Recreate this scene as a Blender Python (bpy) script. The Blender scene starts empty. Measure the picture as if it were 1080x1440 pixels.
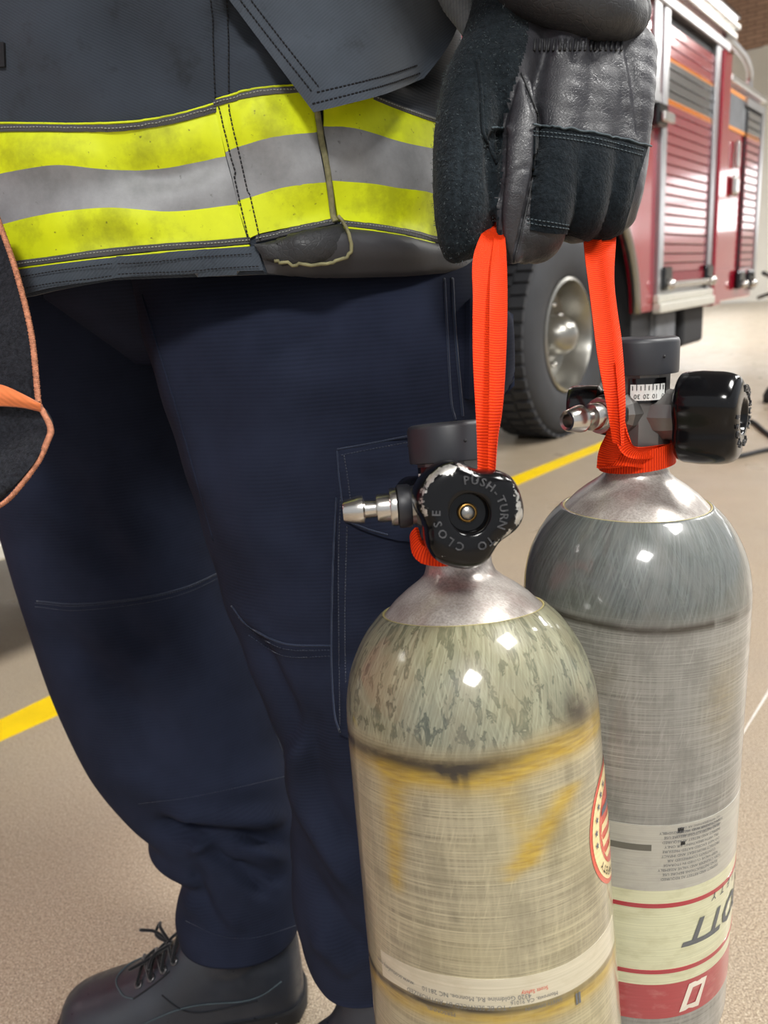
import bpy, bmesh, math, random
import numpy as np
from mathutils import Vector, Matrix
from mathutils.bvhtree import BVHTree
random.seed(7); rng = np.random.default_rng(7)
PI = math.pi
scn = bpy.context.scene
COL = scn.collection

# ------------------------------------------------------------------ camera, world, lights, exposure
F = 1082.0; H = 0.85
_p = math.radians(15.8); _r = math.radians(4.0)
FW = np.array([0, math.cos(_p), -math.sin(_p)])
_R0 = np.array([1.0, 0, 0]); _U0 = np.cross(_R0, FW)
RT = _R0*math.cos(_r) - _U0*math.sin(_r)
UP = _U0*math.cos(_r) + _R0*math.sin(_r)
CP = np.array([0, 0, H])
cam = bpy.data.cameras.new('camera'); camo = bpy.data.objects.new('camera', cam); COL.objects.link(camo)
camo.matrix_world = Matrix(((RT[0], UP[0], -FW[0], CP[0]), (RT[1], UP[1], -FW[1], CP[1]), (RT[2], UP[2], -FW[2], CP[2]), (0, 0, 0, 1)))
cam.sensor_fit = 'VERTICAL'; cam.sensor_height = 36.0; cam.lens = F/1440*36
cam.clip_start = 0.02; cam.clip_end = 200
cam.dof.use_dof = True; cam.dof.focus_distance = 0.55; cam.dof.aperture_fstop = 9.0
scn.camera = camo

BA = math.radians(38)                       # direction of the truck bay against the camera heading
BU = np.array([math.sin(BA), math.cos(BA), 0]); BV = np.array([-math.cos(BA), math.sin(BA), 0])
ROTZ = math.atan2(BU[1], BU[0])
def bay(s, w, z=0): return Vector(BU*s + BV*w + np.array([0, 0, z]))

w = bpy.data.worlds.new('world'); scn.world = w; w.use_nodes = True
wb = w.node_tree.nodes['Background']; wb.inputs[0].default_value = (0.93, 0.96, 1.0, 1); wb.inputs[1].default_value = 0.45

def area(name, loc, target, sx, sy, power, col=(1, 1, 1)):
    l = bpy.data.lights.new(name, 'AREA'); l.shape = 'RECTANGLE'; l.size = sx; l.size_y = sy; l.energy = power; l.color = col
    o = bpy.data.objects.new(name, l); COL.objects.link(o); o.location = loc
    o.rotation_euler = (Vector(target) - Vector(loc)).to_track_quat('-Z', 'Y').to_euler()
    return o
LAMPS = [(-3.0, -2.2), (1.6, -2.2), (6.2, -2.2), (10.8, -2.2), (15.4, -2.2), (1.6, 4.6), (6.2, 4.6), (10.8, 4.6), (15.4, 4.6)]  # last lamp of the second row added to brighten end wall and floor
for i, (s_, w_) in enumerate(LAMPS):
    q = bay(s_, w_, 4.96); o = area('bay_lamp_light', q, q - Vector((0, 0, 1)), 1.2, 1.2, 185, (1.0, 0.985, 0.95)); o.rotation_euler = (0, 0, ROTZ)
scn.view_settings.view_transform = 'Standard'; scn.view_settings.look = 'None'
scn.view_settings.gamma = 1; scn.view_settings.use_curve_mapping = False
scn.view_settings.exposure = 0.55

# ------------------------------------------------------------------ geometry helpers
def ray(x, y): return FW + RT*(x-540)/F - UP*(y-720)/F
def P(x, y, d): return CP + ray(x, y)*d
def PY(x, y, Y): q = ray(x, y); return CP + q*(Y/q[1])
def PZ(x, y, z=0.0): q = ray(x, y); return CP + q*((z-H)/q[2])
def px(v):
    q = np.asarray(v) - CP; d = q @ FW
    return 540 + F*(q @ RT)/d, 720 - F*(q @ UP)/d, d
def nrm(a): a = np.asarray(a, float); return a/np.linalg.norm(a)
def cr(pts, n, closed=False):
    """Catmull-Rom resample of points to n samples"""
    p = np.asarray(pts, float); k = len(p)
    if k == 2:
        t = np.linspace(0, 1, n)[:, None]; return p[0]*(1-t) + p[1]*t
    ext = np.vstack([p[-1], p, p[0], p[1]]) if closed else np.vstack([2*p[0]-p[1], p, 2*p[-1]-p[-2]])
    segs = k if closed else k-1
    out = []
    for i in range(n):
        t = i/(n if closed else n-1)*segs; j = min(int(t), segs-1); f = t-j
        a, b, c, d = ext[j], ext[j+1], ext[j+2], ext[j+3]
        out.append(0.5*((2*b) + (-a+c)*f + (2*a-5*b+4*c-d)*f*f + (-a+3*b-3*c+d)*f**3))
    return np.array(out)

def mesh(name, V, Fc, mat=None, parent=None, smooth=True, kind=None, uv=None, colattr=None, sharp=None):
    me = bpy.data.meshes.new(name)
    me.from_pydata([tuple(map(float, v)) for v in V], [], [tuple(int(i) for i in f) for f in Fc])
    if smooth: me.polygons.foreach_set('use_smooth', [True]*len(me.polygons))
    if uv is not None:
        ul = me.uv_layers.new(name='UVMap'); li = np.zeros(len(me.loops), int); me.loops.foreach_get('vertex_index', li)
        ul.data.foreach_set('uv', np.asarray(uv, float)[li].ravel())
    if colattr is not None:
        ca = me.color_attributes.new('mask', 'FLOAT_COLOR', 'POINT')
        c4 = np.ones((len(V), 4)); c4[:, :3] = colattr; ca.data.foreach_set('color', c4.ravel())
    if sharp and smooth: me.set_sharp_from_angle(angle=math.radians(sharp))
    me.update()
    if mat is not None:
        for m in (mat if isinstance(mat, (list, tuple)) else [mat]): me.materials.append(m)
    o = bpy.data.objects.new(name, me); COL.objects.link(o)
    if parent is not None:
        o.parent = parent
    if kind: o['kind'] = kind
    return o
def wchild(o, parent):
    """parent an object whose vertices are in world coordinates"""
    o.parent = parent; o.matrix_parent_inverse = parent.matrix_world.inverted() if parent.type != 'EMPTY' else PM[parent.name].inverted()
    return o
PM = {}
def thing(name, label, cat, loc=(0, 0, 0), M=None, group=None):
    o = bpy.data.objects.new(name, None); COL.objects.link(o); o.empty_display_size = 0.05
    m = M if M is not None else Matrix.Translation(Vector(loc))
    o.matrix_world = m; PM[o.name] = m.copy()
    o['label'] = label; o['category'] = cat
    if group: o['group'] = group
    return o
def tag(o, label, cat, group=None):
    o['label'] = label; o['category'] = cat
    if group: o['group'] = group
    return o

class MB:
    """collects shapes; build() links ONE mesh"""
    def __init__(s): s.V = []; s.F = []; s.UV = []; s.hasuv = False
    def add(s, V, Fc, uv=None):
        b = len(s.V); s.V += [tuple(v) for v in V]; s.F += [tuple(i+b for i in f) for f in Fc]
        if uv is not None: s.hasuv = True; s.UV += [tuple(q) for q in uv]
        else: s.UV += [(0, 0)]*len(V)
        return s
    def box(s, x0, x1, y0, y1, z0, z1, bev=0.0):
        if bev <= 0:
            V = [(x, y, z) for x in (x0, x1) for y in (y0, y1) for z in (z0, z1)]
            return s.add(V, [(0, 1, 3, 2), (4, 6, 7, 5), (0, 4, 5, 1), (2, 3, 7, 6), (0, 2, 6, 4), (1, 5, 7, 3)])
        bm = bmesh.new(); bmesh.ops.create_cube(bm, size=1)
        for v in bm.verts: v.co = Vector((x0 + (v.co.x+.5)*(x1-x0), y0 + (v.co.y+.5)*(y1-y0), z0 + (v.co.z+.5)*(z1-z0)))
        bmesh.ops.bevel(bm, geom=bm.edges[:], offset=bev, segments=2, affect='EDGES', profile=.5)
        bm.verts.index_update(); s.add([v.co[:] for v in bm.verts], [[v.index for v in f.verts] for f in bm.faces]); bm.free(); return s
    def tube(s, pts, r, n=8, cap=True, closed=False):
        p = np.asarray(pts, float); k = len(p); rr = np.full(k, r) if np.isscalar(r) else np.asarray(r)
        V = []; Fc = []; prev = None
        for i in range(k):
            t = (p[(i+1) % k]-p[i-1]) if closed else p[min(i+1, k-1)]-p[max(i-1, 0)]
            t = nrm(t) if np.linalg.norm(t) > 1e-12 else np.array([0, 0, 1.])
            if prev is None:
                a = np.cross(t, [0, 0, 1.]) if abs(t[2]) < .9 else np.cross(t, [1., 0, 0]); a = nrm(a)
            else:
                a = prev - t*(prev @ t); a = nrm(a)
            prev = a; b = np.cross(t, a)
            for j in range(n):
                an = 2*PI*j/n; V.append(p[i] + rr[i]*(a*math.cos(an) + b*math.sin(an)))
        m = k if closed else k-1
        for i in range(m):
            for j in range(n):
                i2 = (i+1) % k; Fc.append((i*n+j, i*n+(j+1) % n, i2*n+(j+1) % n, i2*n+j))
        if cap and not closed: Fc += [tuple(range(n))[::-1], tuple((k-1)*n+j for j in range(n))]
        return s.add(V, Fc)
    def lathe(s, prof, o=(0, 0, 0), ax=(0, 0, 1), n=48, caps=(False, False), xref=None):
        """prof: list of (r, t) along axis"""
        ax = nrm(ax); a = np.cross(ax, [0, 0, 1.]) if abs(ax[2]) < .9 else np.cross([0, 1., 0], ax); a = nrm(a); b = np.cross(ax, a); o = np.asarray(o, float)
        V = []; Fc = []
        for (r, t) in prof:
            for j in range(n):
                an = 2*PI*j/n; V.append(o + ax*t + r*(a*math.cos(an)+b*math.sin(an)))
        for i in range(len(prof)-1):
            for j in range(n): Fc.append((i*n+j, i*n+(j+1) % n, (i+1)*n+(j+1) % n, (i+1)*n+j))
        if caps[0]: Fc.append(tuple(range(n))[::-1])
        if caps[1]: Fc.append(tuple((len(prof)-1)*n+j for j in range(n)))
        return s.add(V, Fc)
    def ball(s, c, r, n=12, m=8):
        prof = [(max(1e-5, r*math.sin(PI*i/m)), -r*math.cos(PI*i/m)) for i in range(m+1)]
        return s.lathe(prof, c, (0, 0, 1), n)
    def build(s, name, mat, parent=None, smooth=False, kind=None, sharp=None):
        return mesh(name, s.V, s.F, mat, parent, smooth, kind, uv=s.UV if s.hasuv else None, sharp=sharp)

def loft(rings, capt=False, capb=False, close=True):
    k = len(rings); n = len(rings[0]); V = [v for r in rings for v in r]; Fc = []
    for i in range(k-1):
        for j in range(n if close else n-1): Fc.append((i*n+j, i*n+(j+1) % n, (i+1)*n+(j+1) % n, (i+1)*n+j))
    if capt: Fc.append(tuple(range(n)))
    if capb: Fc.append(tuple((k-1)*n+j for j in range(n)))
    return V, Fc
def normals(V, Fc):
    V = np.asarray(V, float); N = np.zeros_like(V)
    q = np.array([f for f in Fc if len(f) == 4])
    fn = np.cross(V[q[:, 2]]-V[q[:, 0]], V[q[:, 3]]-V[q[:, 1]])
    for k in range(4): np.add.at(N, q[:, k], fn)
    return N/np.maximum(np.linalg.norm(N, axis=1), 1e-12)[:, None]
def proj(V):
    q = np.asarray(V)-CP; d = q @ FW
    return 540+F*(q @ RT)/d, 720-F*(q @ UP)/d
def seg_dist(X, Y, pts):
    """distance of points to polyline (px), plus param 0..1 along it and signed side"""
    best = np.full(X.shape, 1e9); T = np.zeros(X.shape); S = np.ones(X.shape); n = len(pts)-1
    for i in range(n):
        a = np.array(pts[i], float); b = np.array(pts[i+1], float); ab = b-a; L = ab @ ab
        t = np.clip(((X-a[0])*ab[0]+(Y-a[1])*ab[1])/L, 0, 1)
        dx = X-a[0]-t*ab[0]; dy = Y-a[1]-t*ab[1]; d = np.hypot(dx, dy); m = d < best
        best = np.where(m, d, best); T = np.where(m, (i+t)/n, T); S = np.where(m, np.sign(ab[0]*dy-ab[1]*dx), S)
    return best, T, S
def fold(V, Fc, folds):
    """push vertices on the camera's side along their normals; folds: (polyline px, width px, height m[, asym])"""
    V = np.array(V, float); N = normals(V, Fc); c = V.mean(0)
    X, Y = proj(V); tocam = nrm(CP-c)
    if (((V-c)*N).sum(1)).mean() < 0: N = -N
    front = np.clip((N @ tocam)*3+.6, 0, 1)
    D = np.zeros(len(V))
    for f in folds:
        d, T, S = seg_dist(X, Y, cr(f[0], 16) if len(f[0]) > 2 else f[0])
        taper = np.clip(np.minimum(T, 1-T)*5+.15, 0, 1)
        if len(f) > 3:
            wd = np.where(S > 0, f[1], f[1]*f[3])
        else: wd = f[1]
        D += f[2]*np.exp(-(d/wd)**2)*taper
    V += N*(D*front)[:, None]
    return V
def outward(V, Fc):
    V = np.asarray(V); N = normals(V, Fc)
    return [tuple(f[::-1]) for f in Fc] if (((V-V.mean(0))*N).sum(1)).mean() < 0 else list(Fc)
def bvh(V, Fc): return BVHTree.FromPolygons([Vector(v) for v in V], [list(f) for f in Fc])
def hit(tree, x, y):
    q = ray(x, y); h = tree.ray_cast(Vector(CP), Vector(q).normalized())
    if h[0] is None: return None, None
    n = np.array(h[1]); n = n if n @ q < 0 else -n
    return np.array(h[0]), n
def hits(tree, pts):
    out = []; last = None; miss = []
    for i, (x, y) in enumerate(pts):
        p, n = hit(tree, x, y)
        if p is None:
            if last is None: out.append(None); miss.append(i); continue
            d = (last[0]-CP) @ FW; p = P(x, y, d); n = last[1]
        last = (p, n); out.append((p, n))
    good = next((o for o in out if o is not None), (P(pts[0][0], pts[0][1], .6), -FW))
    return [o if o is not None else (P(pts[i][0], pts[i][1], (good[0]-CP) @ FW), good[1]) for i, o in enumerate(out)]
def strip(name, top, bot, tree, mat, parent, off=.0012, thick=.002, nx=40, ny=8, puff=0.0, uvs=None, smooth=True, kind=None):
    """raised panel between two image curves, laid on the surface in `tree`, with its own thickness"""
    T = cr(top, nx); B = cr(bot, nx); pts = []; w_ = []
    for j in range(ny):
        f = j/(ny-1)
        for i in range(nx):
            pts.append(T[i]*(1-f)+B[i]*f); g = i/(nx-1)
            w_.append(puff*(1-(2*f-1)**4)*(1-(2*g-1)**4))
    h = hits(tree, pts)
    fr = [p+n*(off+w_[i]) for i, (p, n) in enumerate(h)]; bk = [p+n*(off-thick) for p, n in h]
    V = fr+bk; Fc = []; N_ = nx*ny
    for j in range(ny-1):
        for i in range(nx-1):
            a = j*nx+i; q = (a, a+nx, a+nx+1, a+1); Fc.append(q); Fc.append(tuple(N_+k for k in q[::-1]))
    edge = [i for i in range(nx)]+[j*nx+nx-1 for j in range(1, ny)]+[(ny-1)*nx+i for i in range(nx-2, -1, -1)]+[j*nx for j in range(ny-2, 0, -1)]
    for a, b in zip(edge, edge[1:]+edge[:1]): Fc.append((a, b, N_+b, N_+a))
    uv = [(i/(nx-1), j/(ny-1)) for j in range(ny) for i in range(nx)]*2
    return wchild(mesh(name, V, Fc, mat, None, smooth, kind, uv=uv, sharp=40), parent)
def seam(name, pts, tree, mat, parent, r=.0006, off=.0004, n=60, dash=0, lines=((0, 0),), mb=None):
    out = mb or MB(); C_ = cr(pts, n)
    for (ox, oy) in lines:
        h = hits(tree, [(x+ox, y+oy) for x, y in C_]); q = np.array([p+nn*off for p, nn in h])
        if dash:
            L = np.concatenate([[0], np.cumsum(np.linalg.norm(np.diff(q, axis=0), axis=1))]); t = 0
            while t < L[-1]:
                ss = np.linspace(t, min(t+dash*.65, L[-1]), 3)
                seg = np.array([[np.interp(a, L, q[:, k]) for k in range(3)] for a in ss]); seg[1] += h[0][1]*r*.4
                out.tube(seg, r, 4); t += dash
        else: out.tube(q, r, 6)
    if mb is None: return wchild(out.build(name, mat, None, True), parent)
def ribbon(L, R, th=.002, n=60, cup=0.0, m=7, nf=None):
    """woven band between two world-space edge curves; returns V,F,uv (v in metres along it)"""
    L = cr(L, n); R = cr(R, n); V = []; uv = []; back = []; s_ = 0
    for i in range(n):
        i0, i1 = max(i-1, 0), min(i+1, n-1)
        t = nrm((L[i1]+R[i1])-(L[i0]+R[i0])); ac = nrm(R[i]-L[i]); nn = nrm(np.cross(ac, t))
        if i: s_ += np.linalg.norm((L[i]+R[i]-L[i-1]-R[i-1])/2)
        for j in range(m):
            f = j/(m-1); c = L[i]*(1-f)+R[i]*f + nn*cup*math.sin(PI*f)
            V.append(c+nn*th/2); back.append(c-nn*th/2); uv.append((f, s_))
    N_ = len(V); V += back; uv += uv; Fc = []
    for i in range(n-1):
        for j in range(m-1):
            a = i*m+j; q = (a, a+1, a+m+1, a+m); Fc.append(q); Fc.append(tuple(N_+k for k in q[::-1]))
        for j in (0, m-1):
            a = i*m+j; Fc.append((a, a+m, N_+a+m, N_+a))
    for i in (0, n-1):
        for j in range(m-1):
            a = i*m+j; Fc.append((a, N_+a, N_+a+1, a+1))
    return V, Fc, uv
def text_mesh(txt, size=1.0, shear=0.0, spacing=1.0, extrude=0.0, align='CENTER', bold=0.0):
    c = bpy.data.curves.new('txt', 'FONT'); c.body = txt; c.size = size; c.shear = shear; c.space_character = spacing; c.extrude = extrude; c.offset = bold
    c.align_x = align; c.align_y = 'CENTER'; c.resolution_u = 2
    o = bpy.data.objects.new('txt', c); COL.objects.link(o); dg = bpy.context.evaluated_depsgraph_get(); dg.update()
    me = o.evaluated_get(dg).to_mesh(); V = [v.co[:] for v in me.vertices]; Fc = [tuple(p.vertices) for p in me.polygons]
    o.evaluated_get(dg).to_mesh_clear(); bpy.data.objects.remove(o); bpy.data.curves.remove(c)
    return V, Fc

# ------------------------------------------------------------------ materials
def S(r, g, b):
    f = lambda c: (c/255)/12.92 if c/255 <= .04045 else ((c/255+.055)/1.055)**2.4
    return (f(r), f(g), f(b), 1)
class NT:
    def __init__(s, name, rough=.5, metal=0., color=(.5, .5, .5, 1)):
        s.m = bpy.data.materials.new(name); s.m.use_nodes = True; s.t = s.m.node_tree; s.b = s.t.nodes['Principled BSDF']
        s.b.inputs['Roughness'].default_value = rough; s.b.inputs['Metallic'].default_value = metal; s.b.inputs['Base Color'].default_value = color
    def n(s, typ, **kw):
        q = s.t.nodes.new(typ)
        for k, v in kw.items():
            if k in q.inputs: 
                if hasattr(v, 'links') or hasattr(v, 'is_linked'): s.t.links.new(v, q.inputs[k])
                else: q.inputs[k].default_value = v
            else: setattr(q, k, v)
        return q
    def l(s, a, b): s.t.links.new(a, b)
    def co(s, kind='Object', scale=(1, 1, 1), rot=(0, 0, 0)):
        tc = s.n('ShaderNodeTexCoord'); mp = s.n('ShaderNodeMapping'); s.l(tc.outputs[kind], mp.inputs['Vector'])
        mp.inputs['Scale'].default_value = scale; mp.inputs['Rotation'].default_value = rot; return mp.outputs[0]
    def noise(s, vec, scale, detail=3, rough=.5, dist=0):
        q = s.n('ShaderNodeTexNoise'); s.l(vec, q.inputs['Vector']); q.inputs['Scale'].default_value = scale; q.inputs['Detail'].default_value = detail
        q.inputs['Roughness'].default_value = rough; q.inputs['Distortion'].default_value = dist; return q.outputs['Fac']
    def wave(s, vec, scale, direction='X', dist=0, prof='SIN'):
        q = s.n('ShaderNodeTexWave'); s.l(vec, q.inputs['Vector']); q.inputs['Scale'].default_value = scale; q.bands_direction = direction; q.wave_profile = prof
        q.inputs['Distortion'].default_value = dist; return q.outputs['Fac']
    def ramp(s, fac, stops):
        q = s.n('ShaderNodeValToRGB'); s.l(fac, q.inputs[0]); e = q.color_ramp.elements
        while len(e) < len(stops): e.new(.5)
        for i, (p_, c) in enumerate(stops):
            e[i].position = p_; e[i].color = c if hasattr(c, '__len__') else (c, c, c, 1)
        return q.outputs[0]
    def mix(s, fac, a, b, mode='MIX'):
        q = s.n('ShaderNodeMix', data_type='RGBA', blend_type=mode)
        for sock, v in ((q.inputs[0], fac), (q.inputs[6], a), (q.inputs[7], b)):
            if hasattr(v, 'is_linked'): s.l(v, sock)
            else: sock.default_value = v
        return q.outputs[2]
    def math(s, op, a, b=0.0, clamp=False):
        q = s.n('ShaderNodeMath', operation=op, use_clamp=clamp)
        for sock, v in ((q.inputs[0], a), (q.inputs[1], b)):
            if hasattr(v, 'is_linked'): s.l(v, sock)
            else: sock.default_value = v
        return q.outputs[0]
    def bump(s, h, strength=.3, dist=.001, normal=None):
        q = s.n('ShaderNodeBump'); s.l(h, q.inputs['Height']); q.inputs['Strength'].default_value = strength; q.inputs['Distance'].default_value = dist
        if normal is not None: s.l(normal, q.inputs['Normal'])
        s.l(q.outputs[0], s.b.inputs['Normal']); return q.outputs[0]
    def color(s, c): s.l(c, s.b.inputs['Base Color'])
    def rough(s, c): s.l(c, s.b.inputs['Roughness'])
    def set(s, **kw):
        for k, v in kw.items(): s.b.inputs[k.replace('_', ' ')].default_value = v
        return s
def simple(name, c, rough=.5, metal=0., var=.12, vs=30, bs=200, bst=.15, bd=.0005, **kw):
    t = NT(name, rough, metal); o = t.co(); n = t.noise(o, vs, 4)
    d = tuple(x*(1-var) for x in c[:3])+(1,); e = tuple(min(1, x*(1+var)) for x in c[:3])+(1,)
    t.color(t.ramp(n, [(.3, d), (.7, e)]))
    if bst: t.bump(t.noise(o, bs, 3), bst, bd)
    t.set(**kw); return t.m

def m_fabric(name, c, period, rot, var=.15, dirt=None, sheen=.25, strength=.35, dist=.0004):
    t = NT(name, .92); o = t.co(); r = t.co(rot=rot)
    wv = t.wave(r, .314/period, 'X', .6); n = t.noise(o, 14, 5, .6); n2 = t.noise(o, 900, 2)
    d = tuple(x*(1-var) for x in c[:3])+(1,); e = tuple(x*(1+var) for x in c[:3])+(1,)
    col = t.ramp(n, [(.3, d), (.7, e)])
    col = t.mix(t.math('MULTIPLY', wv, .35), col, tuple(x*1.5 for x in c[:3])+(1,))
    if dirt: col = t.mix(t.ramp(t.noise(o, 40, 6, .7), [(.56, 0), (.72, .6)]), col, dirt)
    t.color(col); t.bump(t.math('ADD', t.math('MULTIPLY', wv, .7), n2), strength, dist)
    t.set(Sheen_Weight=sheen, Sheen_Roughness=.5, Specular_IOR_Level=.15); return t.m
M = {}
M['coat'] = m_fabric('coat_twill', S(50, 56, 65), .0016, (0, math.radians(62), math.radians(20)), .22, S(34, 37, 40), sheen=.2)
M['hem'] = m_fabric('coat_hem_denim', S(64, 71, 80), .0018, (0, math.radians(-50), 0), .3, S(30, 32, 36))
M['trouser'] = m_fabric('navy_ripstop', S(29, 34, 50), .0032, (0, math.radians(90), 0), .30, None, sheen=.0, strength=.22, dist=.00025)
M['trouser_seam'] = m_fabric('navy_seam', S(36, 44, 62), .002, (0, 0, 0), .3)
M['thread_dark'] = simple('dark_thread', S(18, 20, 26), .8)
M['thread_light'] = simple('grey_thread', S(150, 152, 150), .8)
M['thread_mid'] = simple('slate_thread', S(62, 74, 80), .8)
def m_reflect():
    t = NT('yellow_band', .6); o = t.co(); n = t.noise(o, 22, 6, .65); sp = t.noise(o, 260, 2)
    c = t.ramp(n, [(.32, S(172, 180, 0)), (.5, S(214, 226, 0)), (.68, S(224, 236, 6))])
    c = t.mix(t.ramp(sp, [(.70, 0), (.76, .7)]), c, S(70, 74, 20))
    c = t.mix(t.ramp(t.noise(o, 9, 5, .7), [(.58, 0), (.74, .45)]), c, S(110, 112, 40))
    t.color(c); t.bump(t.noise(o, 120, 4), .15, .0006); return t.m
M['yellow'] = m_reflect()
def m_silver():
    t = NT('silver_band', .55); o = t.co(); n = t.noise(o, 30, 6, .7)
    c = t.ramp(n, [(.3, S(120, 121, 123)), (.7, S(152, 153, 156))])
    c = t.mix(t.ramp(t.noise(o, 180, 3), [(.68, 0), (.76, .6)]), c, S(80, 80, 80))
    t.color(c); t.bump(t.noise(o, 160, 4), .15, .0005); t.set(Metallic=.15); return t.m
M['silver'] = m_silver()
M['trimtape'] = m_fabric('grey_binding', S(74, 74, 76), .0012, (0, 0, .4), .3)
M['piping_dirty'] = simple('worn_piping', S(120, 116, 84), .8, var=.5, vs=120)
def m_leather(name, c, rough=.42, sc=260, st=.35):
    t = NT(name, rough); o = t.co(); n = t.noise(o, 12, 4)
    d = tuple(x*.75 for x in c[:3])+(1,); e = tuple(x*1.35 for x in c[:3])+(1,)
    t.color(t.ramp(n, [(.3, d), (.7, e)]))
    v = t.n('ShaderNodeTexVoronoi', feature='DISTANCE_TO_EDGE'); t.l(o, v.inputs['Vector']); v.inputs['Scale'].default_value = sc
    vv = t.ramp(v.outputs['Distance'], [(0, 0), (.12, 1)])
    b = t.math('ADD', t.math('MULTIPLY', vv, .35), t.noise(o, 60, 5, .6))
    t.rough(t.ramp(t.noise(o, 90, 4, .6), [(.3, rough*.8), (.7, min(1, rough*1.5))]))
    t.bump(b, st, .0010); t.set(Specular_IOR_Level=.5); return t.m
M['leather'] = m_leather('black_leather', S(47, 47, 52), .4, 420, .3)
M['leather_dark'] = m_leather('dark_leather', S(36, 37, 40), .5)
def m_suede(name, c):
    t = NT(name, .95); o = t.co(); n = t.noise(o, 380, 4, .7); n2 = t.noise(o, 30, 4)
    col = t.ramp(n, [(.3, tuple(x*.35 for x in c[:3])+(1,)), (.52, c), (.74, tuple(x*1.7 for x in c[:3])+(1,))])
    t.color(t.mix(t.math('MULTIPLY', n2, .5), col, tuple(x*.5 for x in c[:3])+(1,)))
    t.bump(n, .9, .0016); t.set(Sheen_Weight=.08, Sheen_Roughness=.4, Specular_IOR_Level=.1); return t.m
M['suede'] = m_suede('charcoal_suede', S(34, 41, 46))
M['suede_patch'] = m_suede('black_suede', S(27, 33, 38))
M['felt'] = m_suede('black_felt', S(42, 44, 50))
M['fibre'] = simple('suede_fibre', S(74, 84, 88), .9, var=.4)
M['boot'] = m_leather('boot_leather', S(44, 47, 54), .34, 330, .14)
M['bootfab'] = m_fabric('boot_cordura', S(30, 32, 38), .0015, (0, .7, 0), .2)
M['rubber'] = simple('black_rubber', S(30, 30, 32), .62, bs=90, bst=.25)
M['lace'] = m_fabric('boot_lace', S(24, 25, 28), .0012, (0, .5, 0), .3)
M['eyelet'] = simple('gunmetal', S(110, 110, 112), .3, .9)
def m_web():
    t = NT('orange_webbing', .6); uv = t.co('UV'); sx = t.n('ShaderNodeSeparateXYZ'); t.l(uv, sx.inputs[0])
    rib = t.math('SINE', t.math('MULTIPLY', sx.outputs[1], 2*PI/.0018)); fine = t.math('SINE', t.math('MULTIPLY', sx.outputs[0], 150.))
    h = t.math('ADD', rib, t.math('MULTIPLY', fine, .35))
    c = t.ramp(t.math('ADD', t.math('MULTIPLY', rib, .5), .5), [(0, S(200, 36, 2)), (1, S(250, 70, 8))])
    t.color(c); t.bump(h, .55, .0004); t.set(Specular_IOR_Level=.2); return t.m
M['web'] = m_web()
M['orangetape'] = m_fabric('worn_orange_tape', S(196, 108, 62), .0028, (0, .9, 0), .25)
M['orangecord'] = simple('rust_orange_cord', S(190, 128, 98), .85, var=.35, vs=400)
def m_gloss(name, c, rough=.2, metal=0.): return simple(name, c, rough, metal, var=.06, vs=20, bs=60, bst=.03)
M['chrome'] = simple('polished_steel', S(200, 197, 192), .25, 1.0, var=.05, bs=400, bst=.04)
M['steel'] = simple('brushed_steel', S(160, 158, 154), .3, 1.0, var=.1, bs=300, bst=.12)
M['valve'] = simple('grey_cast_valve', S(112, 110, 108), .42, .7, var=.12, bs=500, bst=.12)
M['capr'] = simple('cap_rubber', S(40, 41, 46), .45, bs=200, bst=.1, bd=.0003)
M['brass'] = simple('brass', S(170, 130, 70), .3, .9)
M['black'] = m_gloss('gloss_black', S(14, 14, 16), .16)
M['dial'] = simple('dial_white', S(225, 225, 222), .4, bst=0)
M['ink'] = simple('black_ink', S(22, 22, 24), .6, bst=0)
M['inkgrey'] = simple('grey_ink', S(96, 98, 100), .6, bst=0)
M['inkred'] = simple('red_ink', S(190, 60, 45), .6, bst=0)
def m_knob():
    t = NT('chipped_black_paint', .16); t.set(Specular_IOR_Level=.3); o = t.co(); a = t.n('ShaderNodeAttribute', attribute_name='mask'); sp = t.n('ShaderNodeSeparateColor'); t.l(a.outputs['Color'], sp.inputs[0])
    n = t.noise(o, 150, 6, .65); n = t.math('ADD', n, t.math('MULTIPLY', t.noise(o, 70, 5, .7), .8)); n = t.math('SUBTRACT', n, .225)
    k = t.ramp(t.math('ADD', t.math('MULTIPLY', n, .9), t.math('MULTIPLY', sp.outputs[0], .47)), [(.955, 0), (.985, 1)])
    t.color(t.mix(k, S(13, 13, 15), t.ramp(n, [(.3, S(96, 94, 90)), (.9, S(205, 203, 198))])))
    t.l(t.math('MULTIPLY', k, .75), t.b.inputs['Metallic'])
    t.rough(t.ramp(k, [(0, .15), (1, .42)])); t.bump(t.math('ADD', t.math('MULTIPLY', k, -.8), t.math('MULTIPLY', t.noise(o, 60, 3), .25)), .35, .0006); return t.m
M['knob'] = m_knob(); M['letter'] = simple('glint_lightened_black', S(70, 70, 72), .3, .2, var=.5, vs=300)  # black lettering coloured lighter grey to stand in for its glints
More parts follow.
